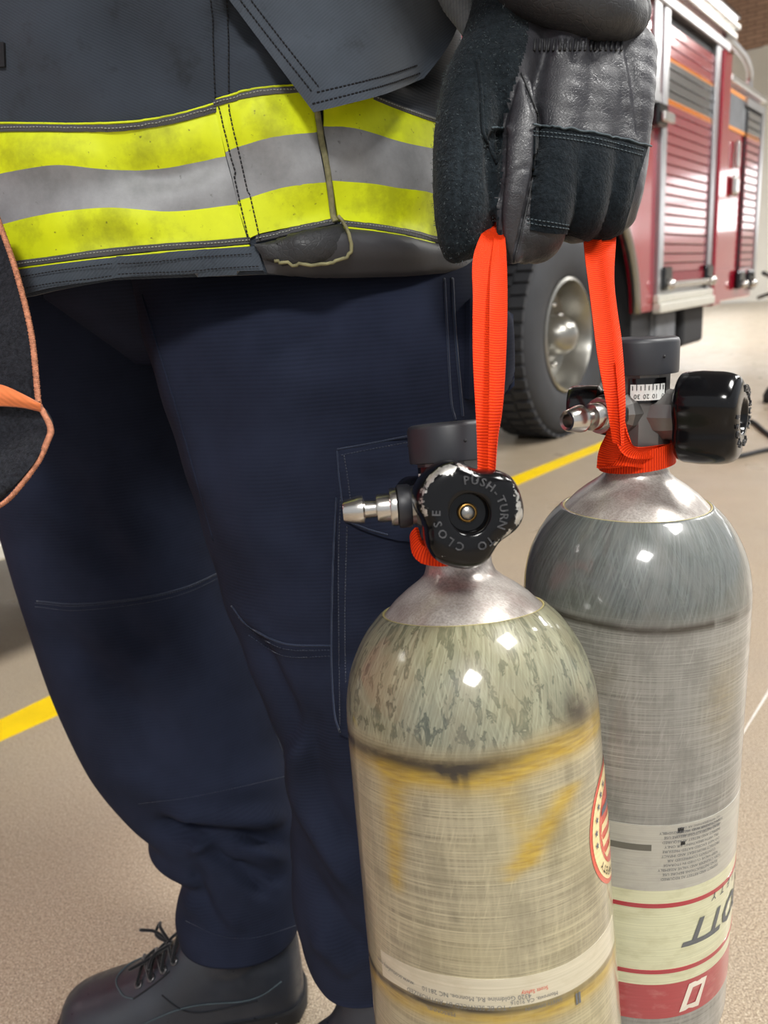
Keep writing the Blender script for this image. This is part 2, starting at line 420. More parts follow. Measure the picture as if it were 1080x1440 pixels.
def m_shell(name, body, dome, tint, spots):
    """clear resin over wound fibre: windings run around the body, cross over on the dome"""
    t = NT(name, .3); a = t.n('ShaderNodeAttribute', attribute_name='mask'); sp = t.n('ShaderNodeSeparateColor'); t.l(a.outputs['Color'], sp.inputs[0])
    yel, drk, dm = sp.outputs[0], sp.outputs[1], sp.outputs[2]
    hz = t.noise(t.co('UV', (9, 1100, 1)), 1, 4, .6); hz2 = t.noise(t.co('UV', (60, 500, 1)), 1, 3)
    vt = t.noise(t.co('UV', (420, 18, 1)), 1, 3)
    d1 = t.noise(t.co('UV', (420, 22, 1), (0, 0, .0)), 1, 4, .6, .3)
    ra = t.n('ShaderNodeTexCoord'); 
    def diag(ang, sc):
        m1 = t.n('ShaderNodeMapping'); t.l(ra.outputs['UV'], m1.inputs['Vector']); m1.inputs['Rotation'].default_value = (0, 0, ang)
        m2 = t.n('ShaderNodeMapping'); t.l(m1.outputs[0], m2.inputs['Vector']); m2.inputs['Scale'].default_value = sc; return m2.outputs[0]
    dA = t.noise(diag(.28, (520, 26, 1)), 1, 4, .65); dB = t.noise(diag(-.32, (520, 26, 1)), 1, 4, .65)
    bodyc = t.ramp(hz, [(.28, tuple(x*.50 for x in body[:3])+(1,)), (.5, body), (.72, tuple(min(1, x*1.6) for x in body[:3])+(1,))])
    bodyc = t.mix(t.ramp(vt, [(.45, 0), (.7, .5)]), bodyc, tuple(min(1, x*1.35) for x in body[:3])+(1,))
    bodyc = t.mix(t.ramp(dA, [(.56, 0), (.7, .4)]), bodyc, tuple(min(1, x*1.7) for x in body[:3])+(1,))
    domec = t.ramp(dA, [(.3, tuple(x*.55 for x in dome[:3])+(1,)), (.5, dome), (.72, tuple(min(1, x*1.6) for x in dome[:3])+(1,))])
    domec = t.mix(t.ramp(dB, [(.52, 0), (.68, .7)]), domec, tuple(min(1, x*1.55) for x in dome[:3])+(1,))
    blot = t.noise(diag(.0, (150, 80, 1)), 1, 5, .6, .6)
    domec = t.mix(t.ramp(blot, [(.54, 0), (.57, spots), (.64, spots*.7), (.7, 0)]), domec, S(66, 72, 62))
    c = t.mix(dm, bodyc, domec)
    big = t.noise(t.co('UV', (9, 14, 1)), 1, 3)
    pat = t.noise(t.co('UV', (38, 26, 1)), 1, 5, .65); c = t.mix(t.ramp(pat, [(.38, .5), (.52, 0)]), c, tuple(x*.62 for x in body[:3])+(1,)); c = t.mix(t.ramp(pat, [(.56, 0), (.72, .35)]), c, tuple(min(1, x*1.35) for x in body[:3])+(1,))
    c = t.mix(t.ramp(big, [(.4, 0), (.7, .25)]), c, tint)
    brk = t.noise(t.co('UV', (60, 160, 1)), 1, 4, .6)
    c = t.mix(t.math('MULTIPLY', yel, t.ramp(brk, [(.2, .55), (.6, .95)])), c, t.ramp(hz2, [(.3, S(140, 110, 24)), (.7, S(182, 152, 46))]))
    c = t.mix(t.math('MULTIPLY', drk, t.ramp(brk, [(.25, .7), (.5, 1.0)])), c, S(38, 32, 25))
    t.color(c); t.bump(t.math('ADD', t.math('MULTIPLY', hz, .5), t.math('MULTIPLY', dA, .5)), .10, .0006)
    t.rough(t.ramp(t.noise(t.co('UV', (30, 60, 1)), 1, 4), [(.3, .30), (.7, .5)]))
    t.set(Coat_Weight=.85, Coat_Roughness=.09, Specular_IOR_Level=.4); return t.m
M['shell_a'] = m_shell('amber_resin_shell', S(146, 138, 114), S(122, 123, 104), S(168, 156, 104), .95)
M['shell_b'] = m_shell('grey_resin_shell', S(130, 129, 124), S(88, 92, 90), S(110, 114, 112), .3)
def m_dome():
    t = NT('scratched_alloy', .33, .35); ra = t.n('ShaderNodeTexCoord')
    def diag(ang, sc):
        m1 = t.n('ShaderNodeMapping'); t.l(ra.outputs['Object'], m1.inputs['Vector']); m1.inputs['Rotation'].default_value = ang
        m2 = t.n('ShaderNodeMapping'); t.l(m1.outputs[0], m2.inputs['Vector']); m2.inputs['Scale'].default_value = sc; return m2.outputs[0]
    a = t.noise(diag((0, .7, .3), (900, 900, 25)), 1, 4, .6); b = t.noise(diag((0, -.8, -.3), (900, 900, 25)), 1, 4, .6); g = t.noise(t.co(), 45, 3)
    c = t.ramp(a, [(.3, S(156, 150, 144)), (.7, S(206, 200, 194))]); c = t.mix(t.ramp(b, [(.5, 0), (.65, .7)]), c, S(204, 200, 194))
    c = t.mix(t.ramp(g, [(.45, 0), (.65, .45)]), c, S(116, 100, 92)); t.color(c); t.bump(a, .12, .0004)
    t.set(Coat_Weight=.5, Coat_Roughness=.12); return t.m
M['dome'] = m_dome()
M['ringedge'] = simple('resin_edge', S(168, 158, 104), .35, bst=0)
def m_label(name, c, c2):
    t = NT(name, .4); hz = t.noise(t.co('UV', (9, 900, 1)), 1, 4, .6); b = t.noise(t.co('UV', (50, 90, 1)), 1, 4, .6)
    k = t.ramp(hz, [(.3, tuple(x*.86 for x in c[:3])+(1,)), (.7, tuple(min(1, x*1.1) for x in c[:3])+(1,))])
    t.color(t.mix(t.ramp(b, [(.5, 0), (.66, .55)]), k, c2)); t.set(Coat_Weight=.8, Coat_Roughness=.1); return t.m
M['lab_cream'] = m_label('cream_label', S(198, 198, 166), S(176, 174, 140))
M['lab_red'] = m_label('red_label', S(158, 54, 62), S(176, 108, 106))
M['lab_stripe'] = m_label('red_stripe', S(160, 40, 54), S(150, 60, 66))
M['lab_grey'] = m_label('pale_grey_label', S(168, 166, 156), S(150, 148, 142))
M['lab_white'] = m_label('white_print', S(212, 204, 190), S(200, 190, 176))
M['lab_pale'] = m_label('pale_label', S(186, 178, 156), S(172, 162, 138))
M['st_red'] = m_label('sticker_red', S(200, 72, 52), S(180, 60, 50)); M['st_cream'] = m_label('sticker_cream', S(226, 204, 150), S(214, 190, 130))
M['st_blue'] = m_label('sticker_blue', S(70, 76, 92), S(84, 84, 96))
# place
def m_floor():
    t = NT('speckled_epoxy', .3); g = t.n('ShaderNodeNewGeometry'); m1 = t.n('ShaderNodeMapping'); t.l(g.outputs['Position'], m1.inputs['Vector'])
    o = m1.outputs[0]; n1 = t.noise(o, 420, 3, .6); n2 = t.noise(o, 180, 3, .7); n3 = t.noise(o, 2.0, 5, .6); n4 = t.noise(o, 900, 1)
    c = t.ramp(n1, [(.3, S(98, 84, 68)), (.5, S(160, 144, 122)), (.72, S(212, 198, 176))])
    c = t.mix(t.ramp(n2, [(.35, .55), (.5, 0)]), c, S(112, 96, 80)); c = t.mix(t.ramp(n4, [(.68, 0), (.74, .8)]), c, S(232, 222, 206))
    c = t.mix(t.ramp(n3, [(.35, 0), (.7, .3)]), c, S(140, 134, 126)); t.color(c)
    t.rough(t.ramp(t.noise(o, 5, 4), [(.3, .26), (.7, .42)])); t.bump(t.math('ADD', n1, t.math('MULTIPLY', n2, .6)), .5, .0012); t.set(Specular_IOR_Level=.4, Coat_Weight=.1, Coat_Roughness=.2); return t.m
M['floor'] = m_floor()
M['yline'] = simple('yellow_floor_paint', S(232, 196, 12), .4, var=.08, vs=12, bs=300, bst=.3)
M['wline'] = simple('pale_floor_streak', S(206, 202, 196), .4)
M['wall'] = simple('cream_wall_paint', S(226, 223, 215), .7, var=.04, vs=1, bs=40, bst=.1)
M['ceil'] = simple('grey_ceiling', S(120, 120, 120), .9, var=.1)
def m_brick():
    t = NT('brown_brick', .85); b = t.n('ShaderNodeTexBrick'); sp = t.n('ShaderNodeSeparateXYZ'); t.l(t.co(), sp.inputs[0]); cb_ = t.n('ShaderNodeCombineXYZ'); t.l(sp.outputs[1], cb_.inputs[0]); t.l(sp.outputs[2], cb_.inputs[1]); t.l(cb_.outputs[0], b.inputs['Vector']); b.inputs['Brick Width'].default_value = .4; b.inputs['Row Height'].default_value = .1; b.inputs['Mortar Size'].default_value = .008
    b.inputs['Color1'].default_value = S(186, 152, 130); b.inputs['Color2'].default_value = S(168, 136, 116); b.inputs['Mortar'].default_value = S(84, 72, 66); b.inputs['Scale'].default_value = 1; t.color(b.outputs['Color']); return t.m
M['brick'] = m_brick()
def m_emit(name, c, s):
    t = NT(name, .5); t.b.inputs['Base Color'].default_value = (.8, .8, .8, 1); t.b.inputs['Emission Color'].default_value = c; t.b.inputs['Emission Strength'].default_value = s; return t.m
M['pane'] = m_emit('daylit_pane', (1, 1, 1, 1), 2.1)
M['lamp'] = m_emit('lamp_diffuser', (1, .985, .95, 1), 12)
def m_paint(name, c, rough=.12): return simple(name, c, rough, .0, var=.05, vs=3, bs=2, bst=.02, bd=.01, Coat_Weight=1.0, Coat_Roughness=.05)
M['red'] = m_paint('fire_red_paint', S(150, 16, 38)); M['redmat'] = simple('inner_red', S(120, 20, 34), .4)
M['alu'] = simple('brushed_aluminium', S(176, 176, 178), .3, .9, var=.06, vs=5, bst=.03)
M['cream'] = simple('pale_rub_rail', S(206, 204, 194), .35, .4, var=.05)
M['tyre'] = simple('tyre_rubber', S(42, 43, 47), .75, var=.15, vs=8, bs=50, bst=.2)
M['dark'] = simple('underbody_black', S(30, 31, 35), .7)
M['flapgrey'] = simple('mud_flap_grey', S(96, 98, 102), .7, var=.3, vs=6)
M['rimm'] = simple('polished_alloy', S(150, 148, 142), .30, .9, var=.06, vs=8, bst=.03)
def m_slat():
    t = NT('shutter_slat_paint', .18); g = t.n('ShaderNodeNewGeometry'); sx = t.n('ShaderNodeSeparateXYZ'); t.l(g.outputs['Position'], sx.inputs[0]); z = sx.outputs[2]
    def gt(v): return t.math('GREATER_THAN', z, v)
    c = t.mix(gt(1.895), S(146, 26, 48), S(232, 140, 30)); c = t.mix(gt(1.925), c, S(76, 76, 78)); c = t.mix(gt(2.14), c, S(232, 140, 30)); c = t.mix(gt(2.165), c, S(150, 14, 36))
    t.color(c); t.set(Coat_Weight=1.0, Coat_Roughness=.08, Specular_IOR_Level=.6, Metallic=.15); return t.m
M['slat'] = m_slat()

# ------------------------------------------------------------------ the place
def baybox(name, s0, s1, w0, w1, z0, z1, mat, kind='structure', bev=0):
    mb = MB(); mb.box(s0, s1, w0, w1, z0, z1, bev); o = mb.build(name, mat); o.rotation_euler = (0, 0, ROTZ)
    if kind: o['kind'] = kind
    return o
baybox('floor', -7, 22.6, -9, 9, -.1, 0, M['floor'])
baybox('ceiling', -7, 22.6, -9, 9, 8.6, 8.7, M['ceil'])
baybox('wall_left', -7, 22.8, 9, 9.2, 0, 8.6, M['wall'])
# end wall: piers, lintel of brown brick, sectional doors with daylit panes
S0 = 22.6
def endbox(name, w0, w1, z0, z1, mat, d0=0, d1=.2): return baybox(name, S0+d0, S0+d1, w0, w1, z0, z1, mat)
DOORW = [(-8.4, -4.6), (-3.9, -.1), (.6, 4.4), (5.0, 8.6)]
ez = [SWz for SWz in (0,)]
def zend(x, y):
    q = ray(x, y); t = S0/(q @ BU); return H+q[2]*t, q @ BV*t
zt = zend(1068, 230)[0]; zm = zend(1068, 272)[0]; zb = zend(1068, 323)[0]; zbr = zend(1068, 66)[0]
endbox('wall_far', -9, 9, zbr, 8.6, M['brick'])
prev_w = -9
for i, (a, b) in enumerate(DOORW):
    endbox('trim_%d' % (i+1), prev_w, a, 0, zbr, M['wall']); prev_w = b
endbox('trim_5', prev_w, 9, 0, zbr, M['wall'])
for i, (a, b) in enumerate(DOORW):
    d = thing('door_%d' % (i+1), 'pale sectional bay door', 'door', M=Matrix.Translation(bay(S0, (a+b)/2, 0)) @ Matrix.Rotation(ROTZ, 4, 'Z'))
    for k in ('label', 'category'): del d[k]
    d['kind'] = 'structure'; hw = (b-a)/2; h_ = .03
    for j, (z0, z1) in enumerate([(0, zb*.5), (zb*.5, zb), (zt, zt+(zbr-zt)*.5), (zt+(zbr-zt)*.5, zbr)]):
        mb = MB(); mb.box(.02, .09, -hw, hw, z0+.01, z1-.01, .01); mb.build('door_panel', M['wall'], d)
    for z0, z1 in ((zb, zm), (zm, zt)):
        n = 1
        mb = MB(); mb.box(.05, .07, -hw+.06, hw-.06, z0+.05, z1-.05); mb.build('pane', M['pane'], d)
        mb = MB(); mb.box(.01, .09, -hw, hw, z0-.03, z0+.05); mb.box(.01, .09, -hw, -hw+.06, z0, z1); mb.box(.01, .09, hw-.06, hw, z0, z1); mb.build('rail', M['cream'], d)
for i, (s_, w_) in enumerate(LAMPS):
    q = bay(s_, w_, 5.0)
    t = thing('ceiling_light', '', '', M=Matrix.Translation(q) @ Matrix.Rotation(ROTZ, 4, 'Z')); t['kind'] = 'structure'
    for k in ('label', 'category'): del t[k]
    mb = MB(); mb.box(-.66, .66, -.66, .66, .02, .08, .01); mb.build('housing', M['alu'], t)
    mb = MB(); mb.box(-.6, .6, -.6, .6, -.005, .02); mb.build('diffuser', M['lamp'], t)
    for sx_ in (-.5, .5): mb = MB(); mb.tube([(sx_, 0, .08), (sx_, 0, 3.6)], .006, 6); mb.build('hanger', M['dark'], t)
# painted floor line and a thin pale streak
def floorline(name, near, far, mat, h=.002):
    n = len(near); V = []; 
    for a, b in zip(near, far):
        A, B = PZ(*a), PZ(*b)
        for z in (0.0003, h): V += [(A[0], A[1], z), (B[0], B[1], z)]
    Fc = []
    for i in range(n-1):
        k = i*4; Fc += [(k+2, k+6, k+7, k+3), (k, k+4, k+6, k+2), (k+1, k+3, k+7, k+5), (k, k+1, k+5, k+4)]
    Fc += [(0, 2, 3, 1), (k+4, k+5, k+7, k+6)]
    return mesh(name, V, Fc, mat, smooth=False, kind='structure')
floorline('floor_marking', [(-300, 1176), (0, 1043), (95, 1000), (690, 700), (740, 677), (845, 632), (960, 577)], [(-300, 1146), (0, 1013), (85, 972), (660, 697), (728, 668), (838, 625), (960, 569)], M['yline'])
floorline('floor_streak', [(1038, 1045), (1052, 1022), (1080, 978), (1110, 920)], [(1036, 1045), (1049, 1022), (1077, 976), (1107, 918)], M['wline'], .0012)

# ------------------------------------------------------------------ fire truck (bay coordinates: x along the side, y into the body)
TW = 1.77
truck = thing('fire_truck', 'red fire truck with roller shutter lockers parked behind the person', 'fire truck', M=Matrix.Translation(bay(0, TW, 0)) @ Matrix.Rotation(ROTZ, 4, 'Z'))
def tb(name, boxes, mat, parent=truck, bev=.0, smooth=False, kind=None):
    mb = MB()
    for b in boxes: mb.box(*b, bev)
    return mb.build(name, mat, parent, smooth, kind)
WS, WZ, WR = 4.10, .56, .56      # wheel
# side panel with wheel arch
def panel_arch():
    bm = bmesh.new(); zb_ = .62; out = [(2.55, zb_)]
    AR = .80
    a0 = math.asin((zb_-WZ)/AR)
    for k in range(25):
        a = PI-a0 - (PI-2*a0)*k/24; out.append((WS+.12+AR*math.cos(a)*(1.45 if math.cos(a) < 0 else 1), WZ+AR*math.sin(a)))
    out += [(5.40, zb_), (5.40, 2.46), (2.55, 2.46)]
    f = bm.faces.new([bm.verts.new((x, 0.0, z)) for x, z in out])
    r_ = bmesh.ops.extrude_face_region(bm, geom=[f])
    for v in [e for e in r_['geom'] if isinstance(e, bmesh.types.BMVert)]: v.co.y += .04
    bmesh.ops.triangulate(bm, faces=bm.faces[:]); bm.verts.index_update()
    mb = MB(); mb.add([v.co[:] for v in bm.verts], [[v.index for v in f.verts] for f in bm.faces]); bm.free()
    return mb, [(x, z) for x, z in out[1:26]]
mbp, arch = panel_arch(); mbp.build('side_panel', M['red'], truck)
mb = MB(); mb.tube([(x, -.005, z) for x, z in arch], .03, 8); mb.build('fender_trim', M['rimm'], truck, True)
tb('body', [(2.55, 6.85, .5, 2.1, .7, 2.46), (5.4, 6.84, .04, .5, .70, 2.46), (2.55, 5.4, .04, .5, 1.62, 2.46), (2.55, 2.8, .04, .5, .62, 1.62)], M['redmat'])
tb('wheel_well', [(2.8, 5.4, .46, .52, .3, 1.6), (2.8, 5.38, .05, .5, 1.42, 1.6), (5.06, 5.38, .045, .5, .35, 1.5)], M['dark'])
tb('chassis', [(-2.2, 8.0, .55, 1.7, .42, .72), (5.9, 6.6, .25, .5, .34, .62)], M['dark'])
def roller(s0, s1, z0, z1, pitch=.062):
    d = MB().box(s0-.02, s1+.02, .005, .03, z0, z1).build('roller_door', M['dark'], truck)
    n = int((z1-z0)/pitch); sm = MB(); prof = [(0, 0.004), (-.012, .012), (-.017, .031), (-.012, .050), (0, .058)]
    prof = [(0, 0.001), (-.0085, .004), (-.0100, .008), (-.0100, .052), (-.0085, .056), (0, .059)]; V = [(x, y-.002, z) for x in (s0, s1) for (y, z) in prof]; k = len(prof)
    Fc = [(i, i+k, i+k+1, i+1) for i in range(k-1)]+[tuple(range(k)), tuple(range(k, 2*k))[::-1], (0, k-1, 2*k-1, k)]
    first = None
    for i in range(n):
        if first is None: o = mesh('slat', V, Fc, M['slat'], d, False); first = o
        else: o = first.copy(); COL.objects.link(o); o.parent = d
        o.location = (0, 0, z0+i*pitch)
    return d
roller(5.46, 6.49, .86, 2.40)
tb('door_post', [(5.34, 5.44, -.03, .02, .70, 2.44)], M['alu'], bev=.006); tb('door_post', [(6.50, 6.62, -.03, .02, .66, 2.42)], M['alu'], bev=.006)
tb('header_rail', [(2.6, 6.8, -.045, .02, 2.41, 2.47)], M['alu'], bev=.008)
roller(3.0, 5.16, 1.93, 2.40)
tb('door_post', [(5.17, 5.28, -.03, .02, 1.88, 2.41)], M['alu'], bev=.006); tb('door_sill', [(2.95, 5.28, -.04, .02, 1.86, 1.92)], M['alu'], bev=.006)
h_ = tb('door_latch', [(5.12, 5.30, -.08, .0, 1.72, 1.85)], M['black'], bev=.015); tb('latch_bar', [(5.14, 5.34, -.11, -.08, 1.74, 1.80)], M['chrome'], h_, bev=.01)
tb('door_bar', [(5.52, 6.50, -.06, -.02, .755, .80)], M['chrome'], bev=.015)
tb('door_threshold', [(5.42, 6.66, -.02, .03, .80, .86)], M['redmat']); tb('lower_panel', [(5.36, 6.8, -.01, .04, .70, .80)], M['alu'])
for s_ in (5.50, 6.52):
    b = tb('marker_bracket', [(s_-.09, s_+.09, -.05, 0, .74, .90)], M['black'], bev=.02)
    mb = MB(); mb.ball((s_, -.06, .78), .04); mb.build('marker_lens', M['chrome'], b, True)
tb('rub_rail', [(5.32, 6.64, -.06, .0, .60, .665), (5.32, 6.64, -.045, .0, .665, .72)], M['cream'], bev=.01)
tb('mud_flap', [(5.46, 5.50, .05, .6, .12, .62)], M['flapgrey']); tb('step_box', [(5.5, 5.95, .03, .5, .22, .6)], M['flapgrey'], bev=.02); tb('rear_bracket', [(6.2, 6.75, .05, .4, .30, .60)], M['dark'], bev=.03)
tb('roof_edge', [(2.5, 6.86, -.02, .1, 2.46, 2.55)], M['red'], bev=.01); tb('roof_rail', [(2.5, 6.88, -.07, -.01, 2.50, 2.545), (2.5, 6.88, -.09, -.04, 2.56, 2.60)], M['chrome'], bev=.01)
tb('roof_deck', [(2.5, 6.85, .1, 2.1, 2.46, 2.52)], M['alu']); tb('hose_bed', [(1.0, 5.6, .5, 1.9, 2.52, 3.0)], M['dark'])
# rear locker
tb('corner_post', [(6.63, 6.84, -.05, .05, .58, 2.40)], M['red'], bev=.01)
tb('rear_locker', [(6.84, 7.98, -.02, 2.1, .60, 2.22)], M['red'], bev=.012)
tb('locker_edge', [(6.84, 8.0, -.06, .03, 2.22, 2.27)], M['chrome'], bev=.01)
tb('locker_stripe', [(6.86, 7.42, -.028, -.019, 1.93, 2.16)], M['flapgrey']); M['ostripe'] = simple('orange_stripe', S(226, 140, 40), .3)
for z_ in (2.16, 1.905): tb('orange_stripe', [(6.86, 7.42, -.03, -.019, z_, z_+.025)], M['ostripe'])
d = MB().box(7.42, 7.90, -.035, -.02, .80, 2.12).build('roller_door', M['dark'], truck); k0 = None
for i in range(21):
    if k0 is None: k0 = MB().box(7.44, 7.89, -.046, -.034, .80+.004, .80+.056, .005).build('slat', M['slat'], d)
    else: o = k0.copy(); COL.objects.link(o); o.parent = d; o.location = (0, 0, i*.062)
tb('door_post', [(7.90, 7.99, -.055, -.02, .66, 2.14)], M['alu']); tb('door_header', [(7.36, 7.99, -.055, -.02, 2.12, 2.18)], M['alu'])
tb('locker_latch', [(7.05, 7.19, -.07, -.02, 1.42, 1.58)], M['chrome'], bev=.03); tb('grab_bar', [(7.13, 7.20, -.06, -.03, 1.64, 1.84)], M['chrome'], bev=.01)
for s_ in (7.46, 7.80):
    b = tb('marker_bracket', [(s_-.1, s_+.1, -.07, -.02, .68, .84)], M['black'], bev=.02); mb = MB(); mb.ball((s_, -.08, .72), .04); mb.build('marker_lens', M['chrome'], b, True)
mb = MB(); mb.tube(cr([(6.7, -.03, 2.5), (7.4, .0, 2.49), (7.8, .05, 2.46), (7.94, .08, 2.42), (7.96, .08, 2.2)], 24), .028, 10); mb.build('hand_rail', M['alu'], truck, True)
mb = MB(); mb.lathe([(.0001, .16), (.05, .15), (.08, .10), (.09, 0)], (7.7, .1, 2.15), n=20); mb.build('beacon', M['chrome'], truck, True)
mb = MB(); mb.tube(cr([(8.0, -.12, .80), (8.35, -.16, .72), (8.7, -.1, .62), (8.9, .1, .55)], 16), .02, 8); mb.build('air_hose', M['black'], truck, True)
# cab and pump section, behind the person
tb('pump_panel', [(1.2, 2.5, .0, 2.1, .46, 2.46)], M['alu'], bev=.02); tb('cab', [(-2.3, 1.15, .0, 2.1, .46, 2.7)], M['red'], bev=.06)
tb('cab_door', [(-.6, .5, -.02, .03, .6, 2.4)], M['red'], bev=.015); tb('cab_window', [(-.45, .35, -.03, .0, 1.5, 2.25)], M['black'], bev=.01)
tb('running_board', [(-1.8, 2.5, -.12, .2, .345, .385)], M['cream'], bev=.006); tb('step_riser', [(-1.8, 2.5, .0, .03, .385, .46)], M['flapgrey'])
# wheels
def wheel(s_, name='wheel'):
    W_ = MB(); prof = [(.30, .02), (.33, -.008), (.40, -.022), (.47, -.024), (.515, -.012), (.545, .012), (.553, .04), (.553, .24), (.53, .27), (.42, .29), (.30, .28), (.30, .02)]
    W_.lathe(prof, (s_, .05, WZ), (0, 1, 0), 72); t = W_.build(name, M['tyre'], truck, True, sharp=50)
    tr = MB(); nb = 52
    for k in range(nb):
        a = 2*PI*k/nb
        for (y0, y1) in ((.0, .085), (.10, .18), (.195, .28)):
            a2 = a + (.03 if y0 > .09 and y0 < .19 else 0); ca, sa = math.cos(a2), math.sin(a2); h2 = .022
            V = []
            for r_ in (.548, .566):
                for yy in (y0, y1):
                    for tt in (-h2, h2): V.append((s_+r_*ca-tt*sa, .05+yy, WZ+r_*sa+tt*ca))
            tr.add(V, [(0, 1, 3, 2), (4, 6, 7, 5), (0, 4, 5, 1), (2, 3, 7, 6), (0, 2, 6, 4), (1, 5, 7, 3)])
    tr.build('tread_blocks', M['tyre'], t, False, kind='stuff')
    rm = MB(); rm.lathe([(.302, .02), (.312, -.006), (.296, -.012), (.285, .01), (.27, .07), (.255, .13), (.20, .15), (.13, .14), (.118, .13)], (s_, .05, WZ), (0, 1, 0), 64); rm.build('rim', M['rimm'], t, True, sharp=50)
    hb = MB(); hb.lathe([(.118, .14), (.112, .06), (.10, .02), (.075, -.02), (.04, -.04), (.0001, -.045)], (s_, .05, WZ), (0, 1, 0), 40); hb.build('hub_cap', M['rimm'], t, True)
    for k in range(10):
        a = 2*PI*k/10; n_ = MB(); n_.lathe([(.017, .16), (.017, .115), (.012, .10), (.0001, .098)], (s_+.175*math.cos(a), .05, WZ+.175*math.sin(a)), (0, 1, 0), 8); n_.build('lug_nut', M['chrome'], t, True)
    return t
wheel(WS); wheel(-1.2)
# corrugated exhaust hose hanging before the end wall
hs = MB(); q = [bay(15.6, w_, z_) for w_, z_ in ((3.0, 5.20), (1.4, 5.34), (-.5, 5.36), (-2.5, 5.4))]
pts = cr(q, 140); hs.tube(pts, [.17+.02*math.sin(i*1.9) for i in range(140)], 12); o = hs.build('exhaust_hose', M['rubber'], None, True); tag(o, 'black ribbed exhaust hose slung high in front of the brown brick lintel', 'hose')
cb = MB(); q = [PZ(*k, .012) for k in ((1120, 640), (1085, 632), (1040, 641), (1000, 645), (985, 640), (1000, 622), (1030, 603), (1055, 592), (1075, 606), (1100, 625))]
cb.tube(cr(q, 50), .011, 8); o = cb.build('floor_cable', M['rubber'], None, True); tag(o, 'thin dark cable looped on the floor behind the upper hand wheel', 'cable')
pg = thing('cable_plug', 'small dark plug lying on the pale floor at the right edge', 'plug', loc=PZ(1085, 566, 0)); 
mb = MB(); mb.lathe([(.0001, 0), (.05, .0), (.055, .05), (.03, .10), (.0001, .11)], (0, 0, 0), n=16); mb.build('plug_body', M['rubber'], pg, True); mb = MB(); mb.tube([(0, 0, .1), (.1, .02, .06), (.3, .05, .012)], .012); mb.build('plug_lead', M['rubber'], pg, True)

